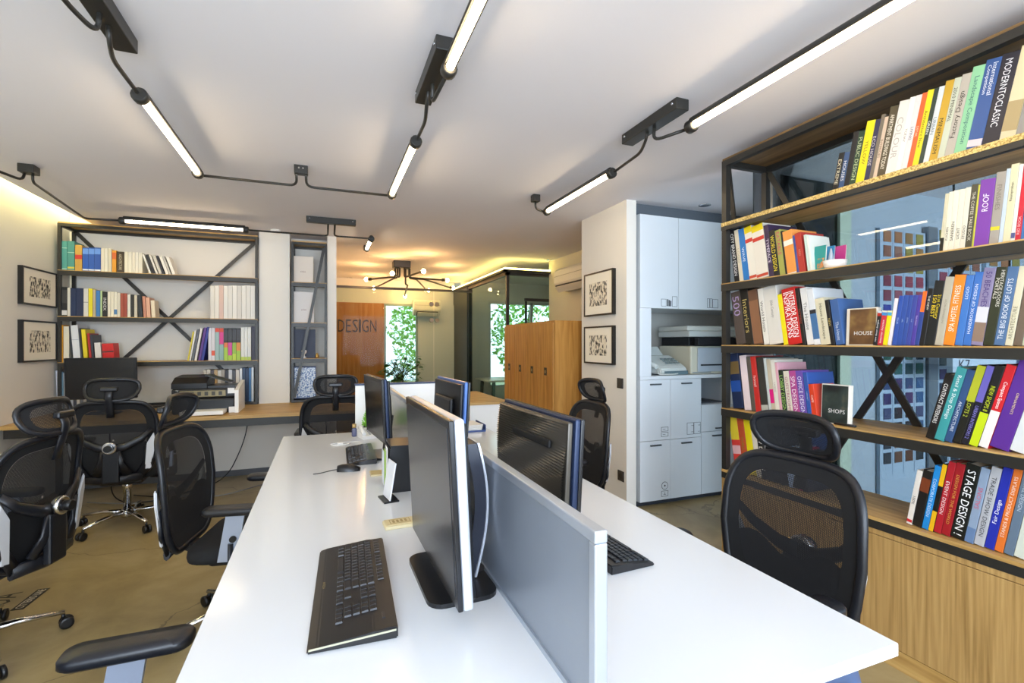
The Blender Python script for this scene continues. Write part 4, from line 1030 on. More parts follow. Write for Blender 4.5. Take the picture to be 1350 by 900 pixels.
row(c4, PX, SR[2], -PI / 2, S3, [
 (304, 336, 258, 97, 'e6e2d8', 'white', T('World Hotels', '5c5a54', size=.5)), (337, 419, 287, 88, 'dedad0', 'very wide white', T('20th Century', '8a867c', size=.25, frac=(.45, .75))), (420, 447, 372, 130, 'f0df10', 'yellow'),
 (448, 530, 400, 100, 'cc1f1c', 'broad red', dict(text='INTERIOR DESIGN|INSPIRATIONS', tcol='ffffff', size=.8, frac=(.12, .93))), (531, 552, 485, 92, '1c1714', 'black', T('PATTERNS', 'b0483a', size=.5)),
 (560, 600, 512, 92, 'e4e2de', 'tall white', T('The House', '77746e', size=.5, frac=(.2, .8))), (601, 640, 565, 95, 'dfe2e4', 'white blue-photo', B((.1, .55, '4470a0'), (.55, .62, '22242c'))), (641, 699, 605, 155, 'd9d1b4', 'cream', T('House Landscape', '6a6450', size=.4)),
 (700, 724, 672, 160, '17161a', 'small black', T('NEW', 'd8c070', size=.5)), (730, 780, 692, 160, '3d6199', 'blue', T('The House', 'cfd9e6', size=.4, frac=(.1, .5)))])
c5 = (1140, 340, 6.43)
row(c5, PX, SR[2], -PI / 2, S3, [
 (68, 104, 105, 455, '19161b', 'black and red small', dict(text='new decor designs', tcol='f0f0f0', up=True, size=.55, frac=(.05, .8), bands=((.86, .95, 'b02a20'), (.95, 1, 'c8d4e0')))), (105, 149, 150, 450, 'c62f3a', 'red and blue small', dict(text='interior houses', tcol='f4e8e8', up=True, size=.45, frac=(.05, .75), bands=((.86, .95, '3b87c8'), (.95, 1, 'dddacc')))),
 (150, 190, 195, 450, 'e8d90f', 'yellow', B((.86, .95, '3f9fc8'), (.95, 1, 'd8dab0'))), (192, 222, 250, 345, 'eadfe3', 'pinkish white'), (228, 266, 290, 325, '2c50a6', 'blue', T('area', 'b9cbe8', up=True, size=.35, frac=(.3, .7))), (267, 308, 325, 320, '2a4d9e', 'blue', T('light', 'b9cbe8', up=True, size=.35, frac=(.3, .7))),
 (309, 345, 365, 320, '2b4a9a', 'blue', T('wood', 'b9cbe8', up=True, size=.35, frac=(.3, .7))), (346, 384, 400, 319, '3a479a', 'blue', T('glass', 'b9cbe8', up=True, size=.35, frac=(.3, .7))), (385, 420, 440, 318, '4b3a99', 'violet', T('concrete', 'c8bde8', up=True, size=.35, frac=(.3, .7))),
 (421, 458, 495, 285, '2b428c', 'orange-topped blue', B((.62, 1, 'ee7023'))), (459, 504, 540, 262, '171717', 'black', T('THE NEW', 'e8e0d0', size=.4, frac=(.55, .95))), (505, 589, 592, 200, '151a1c', 'wide black', dict(text='21st Century|150 BEST', tcol='ecd02a', size=.8, frac=(.3, .9))),
 (590, 662, 700, 165, 'b9b3a0', 'beige', T('INTERIORS NOW', '8d877a', up=True, size=.25, frac=(.2, .8))), (663, 757, 780, 150, 'f08a26', 'orange', T('SPA HOTEL FITNESS', 'fdf2e2', up=True, size=.5, frac=(.2, .85))), (760, 826, 880, 150, '3f77c2', 'mid blue', T('LOGO', 'e3ecf8', up=True, size=.4, frac=(.6, .9))),
 (828, 896, 965, 122, '3a70bd', 'mid blue', T('HANDBOOK OF DESIGN', 'e3ecf8', up=True, size=.4, frac=(.1, .9))), (897, 998, 1040, 90, '8d84a6', 'violet and white patterned', dict(text='50 BEACHES', tcol='4b3a7a', size=.5, frac=(.5, .95), bands=((.05, .3, '8f7867'), (.3, .5, 'd8d8de')))),
 (1000, 1090, 1130, 85, '2e3320', 'dark green', dict(text='HERITAGE DOORS|PORTALS', tcol='e0ddd0', up=False, size=.7, frac=(.5, .96))), (1091, 1184, 1235, 80, '4f7099', 'steel blue', T('THE BIG BOOK OF LOFTS', 'e3eaf2', up=True, size=.5, frac=(.08, .85))),
 (1185, 1253, 1320, 75, 'd8d2b6', 'tall cream', T('ARCHITECTURE', '7d7a60', up=True, size=.5, frac=(.08, .5))), (1256, 1330, 1350, 200, '6e5f50', 'brown'), (1331, 1390, 1420, 130, 'c2cdb6', 'pale green')])
row(c4, PX, SR[3], -PI / 2, S4, [
 (120, 180, 92, 480, '16284d', 'dark blue and gold', B((.3, .5, '1d4d9e'), (.62, .85, '6f5a32'))), (188, 228, 155, 490, 'ead9dc', 'pinkish white'), (229, 254, 196, 495, '5a544c', 'grey'), (255, 286, 220, 495, 'cb2a24', 'red', T('hotel', 'f4dcd8', size=.5, frac=(.35, .75))),
 (290, 333, 255, 500, '34332e', 'dark grey', B((.03, .14, 'b7b7ac'))), (334, 349, 290, 505, 'c8d0cd', 'thin pale grey'), (350, 374, 305, 510, 'c9bda4', 'beige pink-tabbed', B((.2, .45, 'e2187f'))), (375, 399, 330, 515, 'e4dfd0', 'cream', T('LIVING', '9d978a', size=.4)),
 (400, 416, 355, 530, 'e0a9b5', 'thin pink'), (417, 445, 385, 575, '1a2a1c', 'black-green', T('LOBBY DESIGN', '9fce6a', size=.75)), (446, 479, 415, 582, 'dfd8c6', 'cream', T('GUESTROOMS', 'b06a7a', size=.5)),
 (480, 521, 450, 580, 'b0478c', 'magenta', T('SPA DESIGN', 'fbeaf5', size=.6)), (522, 562, 490, 580, '6a4ba6', 'purple', T('OFFICE DESIGN', 'efe8fa', size=.6)), (565, 590, 535, 590, '2f55a3', 'blue', T('LIBRARY', 'a9c0e4', size=.3)), (591, 622, 560, 658, 'd6401f', 'orange red', T('CAFE', 'fbe6dc', size=.4, frac=(.5, .7)))])
c6 = (1140, 460, 5.62)
row(c6, PX, SR[3], -PI / 2, S4, [
 (445, 508, 610, 190, '191614', 'black', T('CONTRACT INTERIORS', 'f0eeea', up=False, size=.5, frac=(.25, .85))), (510, 583, 700, 145, '3d9a9c', 'teal', T('Retail & Shop Design', 'eef8f8', up=False, size=.5, frac=(.3, .9))),
 (585, 643, 780, 160, '2f4f7d', 'steel blue', T('ARCHITECTURE', 'e0e8f2', up=False, size=.4, frac=(.12, .6))), (645, 709, 850, 130, '1a1b17', 'yellow-topped black', dict(text='LOFTS 2', tcol='b9c738', size=.5, frac=(.35, .55), bands=((.55, 1, 'b3b92c'),))),
 (710, 766, 905, 130, '191b26', 'violet-topped black', dict(text='URBAN INTERIORS 2', tcol='8d86d8', size=.5, frac=(.08, .5), bands=((.55, 1, '6b63b8'),))), (768, 836, 965, 130, '17191a', 'lime-footed black', dict(text='NEW SHOPS 8', tcol='cfe01e', size=.5, frac=(.44, .75), bands=((0, .42, 'c8dc1c'),))),
 (838, 912, 1035, 125, 'd01f2a', 'white-footed red', dict(text='Compact Spaces', tcol='ffffff', size=.5, frac=(.48, .8), bands=((0, .45, 'ece7e4'),))), (915, 1063, 1110, 70, '5a2c91', 'huge purple', T('ORNAMENTS', 'e9cf9a', up=False, size=.14, frac=(.35, .65))), (1065, 1185, 1250, 60, 'dcdfe0', 'huge white')])
c8 = (930, 520, 3.0)
row(c8, PX, ER, -PI / 2, S5, [
 (118, 151, 97, 80, 'd93f3a', 'red and yellow', B((.55, 1, 'e9d23a'), (0, .15, 'e6e2e0'), (.3, .45, 'e8b8bd'))), (152, 176, 125, 80, 'c2512c', 'rust orange', T('WALL', '7d8a3a', size=.4)), (177, 203, 150, 95, 'f0dc14', 'yellow'), (204, 223, 175, 100, 'dcd5c4', 'cream'),
 (224, 247, 190, 100, '161616', 'black', T('NEW DESIGN', 'e8e8e8')), (248, 271, 215, 102, '141518', 'black', T('BUILDING', 'e8e8e8')), (272, 300, 240, 105, '18191e', 'black', T('STEEL', 'e3c46a')), (301, 330, 270, 110, '15161a', 'black', T('FORM', 'e8e8e8')), (331, 372, 300, 205, 'a9bede', 'pale blue'), (373, 385, 350, 215, 'd43a6a', 'pink'), (386, 410, 362, 225, '1b2030', 'navy')])
c7 = (1140, 580, 5.62)
row(c7, PX, ER, -PI / 2, S5, [
 (305, 346, 390, 225, 'e9e2d8', 'slim white red-footed', dict(text='100%', tcol='3a3a3a', size=.5, frac=(.3, .6), bands=((.04, .09, 'c8202c'),))), (348, 416, 435, 225, '1c1a18', 'black', B((.62, .86, '7a3b1e'))), (420, 467, 540, 195, '1f8bd6', 'sky blue', T('CORPORATE DESIGN', 'cfeaff', up=False, size=.5, frac=(.2, .8))),
 (470, 506, 595, 185, '151515', 'yellow and black', B((.68, 1, 'f0bb1a'), (0, .3, 'f0bb1a'))), (508, 561, 640, 165, 'b31f2b', 'red', T('EVENT DESIGN', 'f6dfe0', up=False, size=.5, frac=(.25, .75))), (562, 627, 690, 175, 'a31a24', 'dark red', T('DESIGN FOR THE WORLD', 'e0a24a', up=False, size=.35, frac=(.1, .9))),
 (630, 732, 760, 180, '141815', 'broad black', T('STAGE DESIGN !', 'ffffff', up=False, size=.6, frac=(.05, .92))), (735, 801, 850, 205, '8fa3bd', 'blue-grey', T('SALONS', 'd0627a', up=True, size=.5, frac=(.3, .9), bands=((0, .2, '6884ad'),))), (805, 880, 930, 200, 'b9bcc2', 'light grey', T('TRADE SHOW DESIGN', '3a3d42', up=False, size=.45, frac=(.12, .88))),
 (882, 955, 1005, 200, '2430a8', 'cobalt blue', T('Fair Design', 'ffffff', up=True, size=.55, frac=(.22, .7))), (957, 1022, 1085, 205, 'e0752c', 'orange', T('STANDS & PRODUCT DISPLAYS', 'fdebd8', up=True, size=.42, frac=(.18, .9))), (1025, 1098, 1150, 210, '65788c', 'slate grey', T('RETAIL DESIGN', 'c5d0dc', up=False, size=.4, frac=(.5, .92))), (1100, 1185, 1215, 200, 'd2d8cc', 'whitish'), (1187, 1250, 1300, 200, '8a4038', 'maroon')])
# far wall bookcase
PY = ('Y', YF + .02); f1 = (60, 280, 3.214)
F1, F2, F3, F4 = ['far bookcase, %s shelf' % q for q in ('top', 'second', 'third', 'bottom')]
row(f1, PY, SF[0], 0, F1, [(68, 92, 68, 120, '4f9a93', 'teal', B((.04, .06, 'bcd8d2'), (.75, .77, 'bcd8d2'))), (93, 123, 93, 120, '479089', 'teal', B((.06, .12, 'c9c04a'), (.6, .62, 'bcd8d2'))), (125, 155, 125, 137, 'c39a45', 'tan', B((.45, .62, 'c23026'))), (157, 182, 157, 148, '1f56b4', 'deep blue', B((.72, .95, '5d8fe0'), (.03, .08, 'dfe8f5'))),
 (182.5, 208, 182, 148, '1d52ae', 'deep blue', B((.72, .95, '5d8fe0'), (.03, .08, 'dfe8f5'))), (208.5, 234, 208, 148, '1c4fa8', 'deep blue', B((.72, .95, '5d8fe0'), (.03, .08, 'dfe8f5'))), (235, 250, 235, 152, 'd8d2c4', 'white'), (250.5, 264, 250, 152, 'dcd8cc', 'white'), (265, 280, 265, 153, 'd2cab8', 'white'),
 (282, 300, 282, 160, 'e09a2c', 'orange', B((.6, .9, 'd0642a'))), (302, 332, 302, 165, '3c2e20', 'dark brown', T('ARCHITECTURE', 'cfc4a8', size=.4)), (334, 350, 334, 166, 'e6e0cc', 'cream'), (350.5, 366, 350, 167, 'e9e4d2', 'cream'), (366.5, 380, 366, 168, 'e4decb', 'cream'), (380.5, 394, 380, 168, 'ebe6d6', 'cream'), (394.5, 410, 394, 170, 'e2ddca', 'cream')], depth=.2, lean=0)
row(f1, PY, SF[0], 0, F1, [(440 + i * 14, 440 + i * 14 + (13 if i % 2 else 9), 410 + i * 14, 178 + i * 1.5, ['e6e3da', '2c2c30', 'e3ded2', 'c9c4b8', '35353a', 'e8e4da', 'b9b6ae', 'e8e5dc'][i], ['white leaning', 'black leaning', 'white leaning', 'grey leaning', 'black leaning', 'white leaning', 'grey leaning', 'white leaning'][i]) for i in range(8)], depth=.2)
row(f1, PY, SF[1], 0, F2, [(47, 60, 47, 315, 'cfc6ae', 'cream'), (62, 92, 62, 315, '17181a', 'black', B((.04, .2, 'd8d8d8'), (.45, .9, '3c3c3c'))), (92.5, 105, 92, 318, 'd8d4c8', 'whitish'), (106, 129, 106, 320, '1f2f52', 'navy'), (129.5, 160, 129, 320, '1d2b4d', 'navy'), (161, 181, 161, 322, 'd8d5cd', 'pale grey', B((.5, .52, '777777'))),
 (182, 199, 182, 322, 'e3d323', 'yellow'), (200, 213, 200, 326, 'b8a88a', 'tan'), (214, 231, 214, 330, '3a78b8', 'mid blue'), (232, 240, 232, 332, 'b5cf9a', 'thin light green'), (241, 262, 241, 335, '161616', 'small black', T('INDEX', 'dddddd')), (263, 276, 263, 336, 'e3dccb', 'ivory'), (276.5, 290, 276, 336, 'dfd8c6', 'ivory'), (290.5, 304, 290, 337, 'e6e0d0', 'ivory', B((.1, .3, '4c7cae'))),
 (304.5, 317, 304, 340, 'cfc9ba', 'ivory'), (318, 331, 318, 342, 'a34c38', 'brick red'), (331.5, 346, 331, 342, '9a4232', 'brick red'), (347, 360, 347, 346, 'dcd8cc', 'white'), (361, 375, 361, 348, '26241f', 'dark brown'), (376, 388, 376, 350, 'd0c8b4', 'beige')], depth=.2, lean=0)
row(f1, PY, SF[1], 0, F2, [(396, 412, 388, 350, '2a2c30', 'black leaning'), (416, 428, 406, 355, 'c98a72', 'salmon leaning'), (430, 446, 418, 360, 'd9a78e', 'pink leaning'), (450, 466, 436, 372, 'e0d2b8', 'cream leaning')], depth=.2, lean=-.06)
row(f1, PY, SF[1], 0, F2, [(698 + i * 19, 698 + i * 19 + 18.5, 698 + i * 19, 310 - (i % 3), ['dcd7cb', 'e4ded2', 'd9b8a8', 'e6e2d8', 'dedad0', 'e8e4da', 'd6d1c6', 'e5e1d7', 'dfdbd1', 'e7e3d9'][i], ['white binder' if i != 2 else 'pinkish white binder'][0]) for i in range(10)], depth=.2, lean=0)
row(f1, PY, SF[2], 0, F3, [(48, 61, 48, 476, 'd99a22', 'amber'), (61.5, 75, 61, 476, 'd6951f', 'amber'), (76, 100, 76, 482, 'ded6c2', 'cream')], depth=.2, lean=0)
row(f1, PY, SF[2], 0, F3, [(112, 119, 100, 480, '2c3038', 'thin dark'), (119.5, 150, 105, 478, 'dfe0e4', 'wide white', B((.6, .61, '9aa0b4'))), (156, 162, 145, 490, '26262a', 'thin black'), (163, 181, 150, 495, 'e6cf22', 'yellow leaning'), (187, 197, 172, 512, 'b8302c', 'red leaning'), (198, 208, 186, 518, '3a3c46', 'dark leaning')], depth=.2)
row(f1, PY, SF[2], 0, F3, [(212, 238, 206, 552, 'e4ddd6', 'short white'), (244, 292, 234, 556, 'd01f1c', 'short bright red', B((.5, .58, '5a2a26')))], depth=.16)
row(f1, PY, SF[2], 0, F3, [(600, 607, 628, 505, 'dcc93a', 'thin yellow'), (608, 616, 640, 500, 'e0ddd6', 'white leaning'), (618, 628, 652, 495, '5c6068', 'grey leaning'), (630, 640, 660, 490, 'e3dfd8', 'white leaning'), (646, 657, 668, 488, '5b2f86', 'purple leaning'), (658, 670, 680, 486, '1f2c8a', 'dark blue leaning')], depth=.2, lean=.16)
row(f1, PY, SF[2], 0, F3, [(690, 703, 690, 488, 'e0dce0', 'pale'), (703.5, 718, 703, 488, 'd9d4d8', 'pale', B((.15, .3, 'e0542e'))), (719, 736, 719, 490, '9db8b4', 'teal and red', B((.88, 1, 'd84a2c'))), (736.5, 755, 736, 490, '8fb0aa', 'magenta-topped', B((.5, .88, 'd83a8c'), (.88, 1, 'd84a2c'))),
 (756, 773, 756, 490, '1c1c20', 'black-topped', B((0, .4, 'a5c83a'), (.4, .55, 'e07a3a'), (.62, .95, '38383c'))), (773.5, 791, 773, 490, '1c1c20', 'black-topped', B((0, .15, 'a5c83a'), (.15, .55, 'd24a9a'), (.62, .95, '38383c'))), (791.5, 808, 791, 490, '1c1c20', 'black-topped', B((0, .2, 'b9d23a'), (.2, .55, '8fb83a'), (.62, .95, '38383c'))), (808.5, 826, 808, 490, '1c1c20', 'black-topped', B((0, .3, 'a5c83a'), (.3, .55, 'e0903a'), (.62, .95, '38383c'))),
 (828, 842, 828, 486, 'e3e3dc', 'white', B((0, .1, 'b9cf4a'))), (842.5, 856, 842, 486, 'e6e6df', 'white', B((0, .1, 'b9cf4a'))), (856.5, 871, 856, 486, 'e1e1da', 'white', B((0, .1, 'b9cf4a'))), (873, 888, 873, 482, '2a2438', 'dark violet')], depth=.2, lean=0)
FB = ZD + .03
row(f1, PY, FB, 0, F4, [(50, 62, 42, 670, 'd6dbe4', 'pale blue'), (63, 72, 55, 672, 'dfe2ea', 'white'), (73, 81, 65, 675, '6a8ea8', 'blue grey'), (82, 92, 76, 680, 'c8ccd4', 'pale grey')], depth=.2)
row(f1, PY, FB, 0, F4, [(104 + i * 14, 117 + i * 14, 104 + i * 14, 735 - 4 * (i % 3), ['b8bcc4', '3a3f4a', 'c8c4bc', '5d6470', 'b0aaa0', '31343c', 'c4c8cc', '7a3a34', '8d9298'][i], ['grey', 'black', 'white', 'slate', 'beige', 'black', 'white', 'maroon', 'grey'][i] + ' small') for i in range(9)], depth=.2, lean=0)
row(f1, PY, FB, 0, F4, [(668 + i * 15.4, 668 + i * 15.4 + 14.8, 668 + i * 15.4, 668 - 2 * (i % 2), ['c8bfae', 'd8cfc2', '5a5660', 'c2a37a', 'd6d4d0', 'a49f98', '3a3c44', 'cfd0d4', '55585e', 'd9d2c8'][i], ['tan', 'cream', 'grey', 'ochre', 'white', 'stone', 'black', 'white', 'charcoal', 'cream'][i] + ' half-hidden') for i in range(10)], depth=.2, lean=0)
row(f1, PY, FB, 0, F4, [(823, 833, 823, 660, 'e4e6ea', 'white'), (833.5, 847, 833, 658, '27405f', 'navy'), (847.5, 861, 847, 660, '22395a', 'navy'), (861.5, 872, 861, 658, '3f74a8', 'blue'), (872.5, 882, 872, 656, 'd8e2ea', 'icy white')], depth=.2, lean=0)
# labels
from collections import Counter
short = lambda s: s.replace(' leaning', '').replace(' half-hidden', '').replace(' at the frame edge', '')
by = {}
for o, d, s in BOOKS: by.setdefault(s, []).append((o, d))
for s, L in by.items():
    cnt = Counter(d for _, d in L); k = Counter()
    for i, (o, d) in enumerate(L):
        k[d] += 1
        if cnt[d] > 1:
            lab = '%s book, %s from left of the %s ones, %s' % (d, ORD[k[d]], short(d).split()[-1] if len(d.split()) > 2 else d, s)
        elif i == 0: lab = '%s book at the left end, %s' % (d, s)
        elif i == len(L) - 1: lab = '%s book at the right end, %s' % (d, s)
        else: lab = '%s book beside the %s one, %s' % (d, short(L[i - 1][1]), s)
        tag(o, lab, 'book', 'books of the ' + s)
# ---- odd things on the shelves of the right bookcase
def faceout(u0, v0, u1, v1, z0, plane, col, name, label, cat, thick=.012, tilt=-.12, art=None, title=None, d=.0, yaw=0, spine=None, group=None):
    p0 = bpX(u0, v0, plane); p1 = bpX(u1, v1, plane); w = p0.y - p1.y; h = p0.z - z0
    t = thing(name, label, cat, (plane, (p0.y + p1.y) / 2, z0), -PI / 2 + yaw, group)
    mt = Matrix.Rotation(tilt, 4, 'X')
    MB().box(-w / 2, w / 2, 0, thick, 0, h, .001, 1).done('cover', mat(col, .35), t).matrix_local = mt
    MB().box(-w / 2 + .003, w / 2 + .0008, .003, thick - .003, .004, h - .003).done('page_block', M['paper'], t).matrix_local = mt
    if art: MB().box(-w / 2 + art[1], w / 2 - .004, -.0008, 0, art[2] * h, h * art[3]).done('cover_picture', art[0], t).matrix_local = mt
    if title: text_mesh(title, w * .6, h * .1, mat('e6e6e6', .5), 'cover_title', t, mt @ frame_mtx((w * .08, -.0015, h * .33), (1, 0, 0), (0, 0, 1)))
    return t
def blob(seed, stops, sc=8): return ramp_mat('cover_art%d' % seed, stops, (1, 1, 1), sc, .35, detail=3)
faceout(1115, 407, 1155, 455, SR[2], SX + .005, 'ded6c6', 'picture_book', 'book with brown photographic cover facing out between the blue and black ones, third shelf', 'book', .028, -.05, (blob(1, [(.3, '3a2417'), (.5, '6e4d2c'), (.7, 'a88a4e')]), .015, .03, .97), 'HOUSE')
faceout(1082, 505, 1118, 553, SR[3], SX + .005, 'dcd8d0', 'picture_book', 'white-edged book showing a dark street photograph, standing face out on fourth shelf', 'book', .03, -.05, (blob(2, [(.35, '14181c'), (.55, '33403c'), (.75, '8a7a5c')]), .004, .03, .97), 'SHOPS')
faceout(1072, 325, 1087, 354, SR[1], SX + .02, '1f8f8a', 'booklet', 'small teal booklet standing face out on the second shelf', 'booklet', .01, -.08, (blob(3, [(.45, '1f8f8a'), (.55, 'd8842c'), (.7, '5a9ad0')], 30), .02, .1, .5))
faceout(1086, 325, 1098, 350, SR[1], SX + .10, '2b7fb0', 'booklet', 'blue leaflet behind the white cone on the second shelf', 'booklet', .008, -.1)
faceout(1097, 325, 1113, 350, SR[1], SX + .11, 'c13a86', 'booklet', 'pink leaflet behind the white cone on the second shelf', 'booklet', .008, -.1)
p = bpX(1099, 350, SX + .04)
t = thing('paper_bowl', 'small white bowl with a grey cone on the second shelf of the right bookcase', 'bowl', (SX + .05, p.y, SR[1]))
MB().lathe([(.02, .0), (.045, .012), (.052, .045), (.05, .045), (.042, .014), (.01, .008)], 20).done('bowl', M['white'], t)
MB().lathe([(.022, .0095), (.004, .105), (.001, .11)], 16, (0, .02, 0)).done('cone', mat('a9b3c0', .4), t)
p = bpX(1113, 553, SX - .005)
t = thing('sunglasses', 'thin black pen lying at the front edge of the fourth shelf', 'pen', (SX - .0, p.y, SR[3] + .006), PI / 2)
t.name = 'pen'
MB().tube([(-.05, 0, 0), (.05, 0, 0)], .0055, seg=8).done('barrel', M['black'], t); MB().bar((-.045, 0, .006), (-.01, 0, .006), .003, .002).done('clip', M['chrome'], t)
# ------------------------------------------------------------------ framed pictures
def framed(u0, v0, u1, v1, X, side, label, seed):
    """on a wall of constant X; side = +1 picture faces +X"""
    p0 = bpX(u0, v0, X); p1 = bpX(u1, v1, X); y0, y1 = sorted((p0.y, p1.y)); z0, z1 = sorted((p0.z, p1.z))
    w = (y1 - y0) / 2; h = (z1 - z0) / 2
    t = thing('framed_picture', label, 'picture', (X, (y0 + y1) / 2, (z0 + z1) / 2), PI / 2 if side > 0 else -PI / 2, 'framed city prints')
    # local -y looks away from the wall
    f = MB(); d = .035; b = .014
    f.box(-w, w, -d, 0, h - b, h); f.box(-w, w, -d, 0, -h, -h + b); f.box(-w, -w + b, -d, 0, -h + b, h - b); f.box(w - b, w, -d, 0, -h + b, h - b)
    f.done('frame', mat('161514', .35), t)
    MB().box(-w + b, w - b, -d + .006, -.001, -h + b, h - b).done('mount', mat('f7f0de', .7), t)
    MB().box(-w * .6, w * .6, -d + .0045, -d + .0055, -h * .55, h * .52).done('print', print_mat(seed, sc=30), t)
    return t
framed(23, 349, 69, 406, XL, 1, 'upper framed city print on the left wall', 1.3); framed(23, 421, 69, 475, XL, 1, 'lower framed city print on the left wall', 4.1)
framed(774, 363, 812, 414, px, -1, 'upper framed city print on the white partition', 7.7); framed(774, 431, 812, 481, px, -1, 'lower framed city print on the white partition', 9.2)
for (u, v, nm, lab) in ((818, 505, 'light_switch', 'dark square light switch on the white partition below the prints'), (819, 627, 'wall_socket', 'dark power socket low on the white partition')):
    p = bpX(u, v, px); t = thing(nm, lab, nm.split('_')[1], (px, p.y, p.z), -PI / 2)
    MB().box(-.043, .043, -.008, 0, -.043, .043, .002).done('plate', mat('3a3733', .4), t)
    if nm == 'light_switch': MB().box(-.03, .03, -.011, -.0081, -.03, .03, .002).done('rocker', mat('45423d', .35), t)
    else: MB().lathe([(.022, -.0081), (.024, -.0095), (.02, -.0095), (.018, -.0085)], 20, (0, 0, 0), 'y').done('socket_ring', mat('1c1b1a', .4), t)
# ------------------------------------------------------------------ wood lockers
lx0, ly0 = 2.12, bpX(729, 450, 2.12).y; ly1 = bpX(665, 450, 2.12).y; lw = (ly1 - ly0) / 4; lz = bpX(729, 422, 2.12).z
for k in range(4):
    y0 = ly0 + k * lw
    t = thing('locker', ['oak locker nearest the white partition, its side visible', 'second oak locker in the row, beside the nearest one', 'third oak locker in the row, next to the last', 'oak locker at the far end of row by the glass room'][k], 'locker', (lx0 + .25, y0 + lw / 2, 0), -PI / 2, 'row of oak lockers')
    w = lw / 2 - .0015
    b = MB(); b.box(-w, -w + .018, -.228, .25, .0, lz); b.box(w - .018, w, -.228, .25, .0, lz); b.box(-w + .018, w - .018, -.228, .25, lz - .02, lz); b.box(-w + .018, w - .018, -.2, .25, .0, .08); b.box(-w + .018, w - .018, .235, .25, .08, lz - .02)
    b.done('carcass', M['lock'], t)
    zq = bpX(700, 487, lx0).z
    d = MB(); d.box(-w + .004, w - .004, -.25, -.23, .06, lz - .022, .002); dd = d.done('door', M['lock'], t)
    MB().box(-.032, .032, -.2525, -.2502, zq - .04, zq + .04, .001).done('handle', mat('3c3226', .4, .3), dd)
    MB().box(-.012, .012, -.256, -.2526, zq - .018, zq + .012, .001).done('latch', mat('a08c62', .3, .6), dd)
# low credenza behind the desk
t = thing('credenza', 'low white cabinet with a slatted oak top behind the far desk end', 'cabinet', (1.30, 4.35, 0))
zc_ = .88
b = MB(); b.box(-.17, .17, -.47, -.45, 0, zc_ - .02); b.box(-.17, .17, .45, .47, 0, zc_ - .02); b.box(.15, .17, -.45, .45, 0, zc_ - .02); b.done('white_body', M['white'], t)
b = MB()
for z in (.05, .33, .6): b.box(-.16, .15, -.449, .449, z, z + .018)
b.done('oak_shelf', M['lock'], t)
b = MB()
for k in range(12): b.box(-.18, .18, -.48 + k * .08, -.408 + k * .08, zc_ - .0195, zc_)
b.done('slatted_top', M['oak'], t)
# ------------------------------------------------------------------ air conditioners
def aircon(loc, rz, label, L=.8):
    t = thing('air_conditioner', label, 'air conditioner', loc, rz, None)
    b = MB(); b.poly([(-L / 2, 0, -.15), (-L / 2, 0, .14), (-L / 2, -.17, .14), (-L / 2, -.21, .1), (-L / 2, -.21, -.06), (-L / 2, -.14, -.15)], (L, 0, 0)); bmesh.ops.bevel(b.bm, geom=b.bm.edges[:], offset=.008, segments=2, affect='EDGES')
    b.done('housing', mat('e6e0cf', .35), t)
    MB().box(-L / 2 + .01, L / 2 - .01, -.213, -.2105, .03, .036).done('panel_groove', mat('a9a08a', .5), t)
    MB().poly([(-L / 2 + .05, -.205, -.08), (-L / 2 + .05, -.145, -.151), (-L / 2 + .05, -.155, -.160), (-L / 2 + .05, -.215, -.087)], (L - .1, 0, 0)).done('louver', mat('2d2924', .5), t)
    MB().poly([(-L / 2 + .06, -.222, -.10), (-L / 2 + .06, -.165, -.170), (-L / 2 + .06, -.170, -.174), (-L / 2 + .06, -.227, -.105)], (L - .12, 0, 0)).done('flap', mat('e6e0cf', .35), t)
    return t
pz = bpX(750, 366, 2.85)
aircon((3.045, 5.35, pz.z + .02), -PI / 2, 'cream wall air conditioner above the lockers beside the partition', .85)
pz = bpY(558, 404, 9.2)
aircon((pz.x + .05, YR - .055, pz.z - .02), 0, 'small cream air conditioner high on the reception wall by the window', .5)
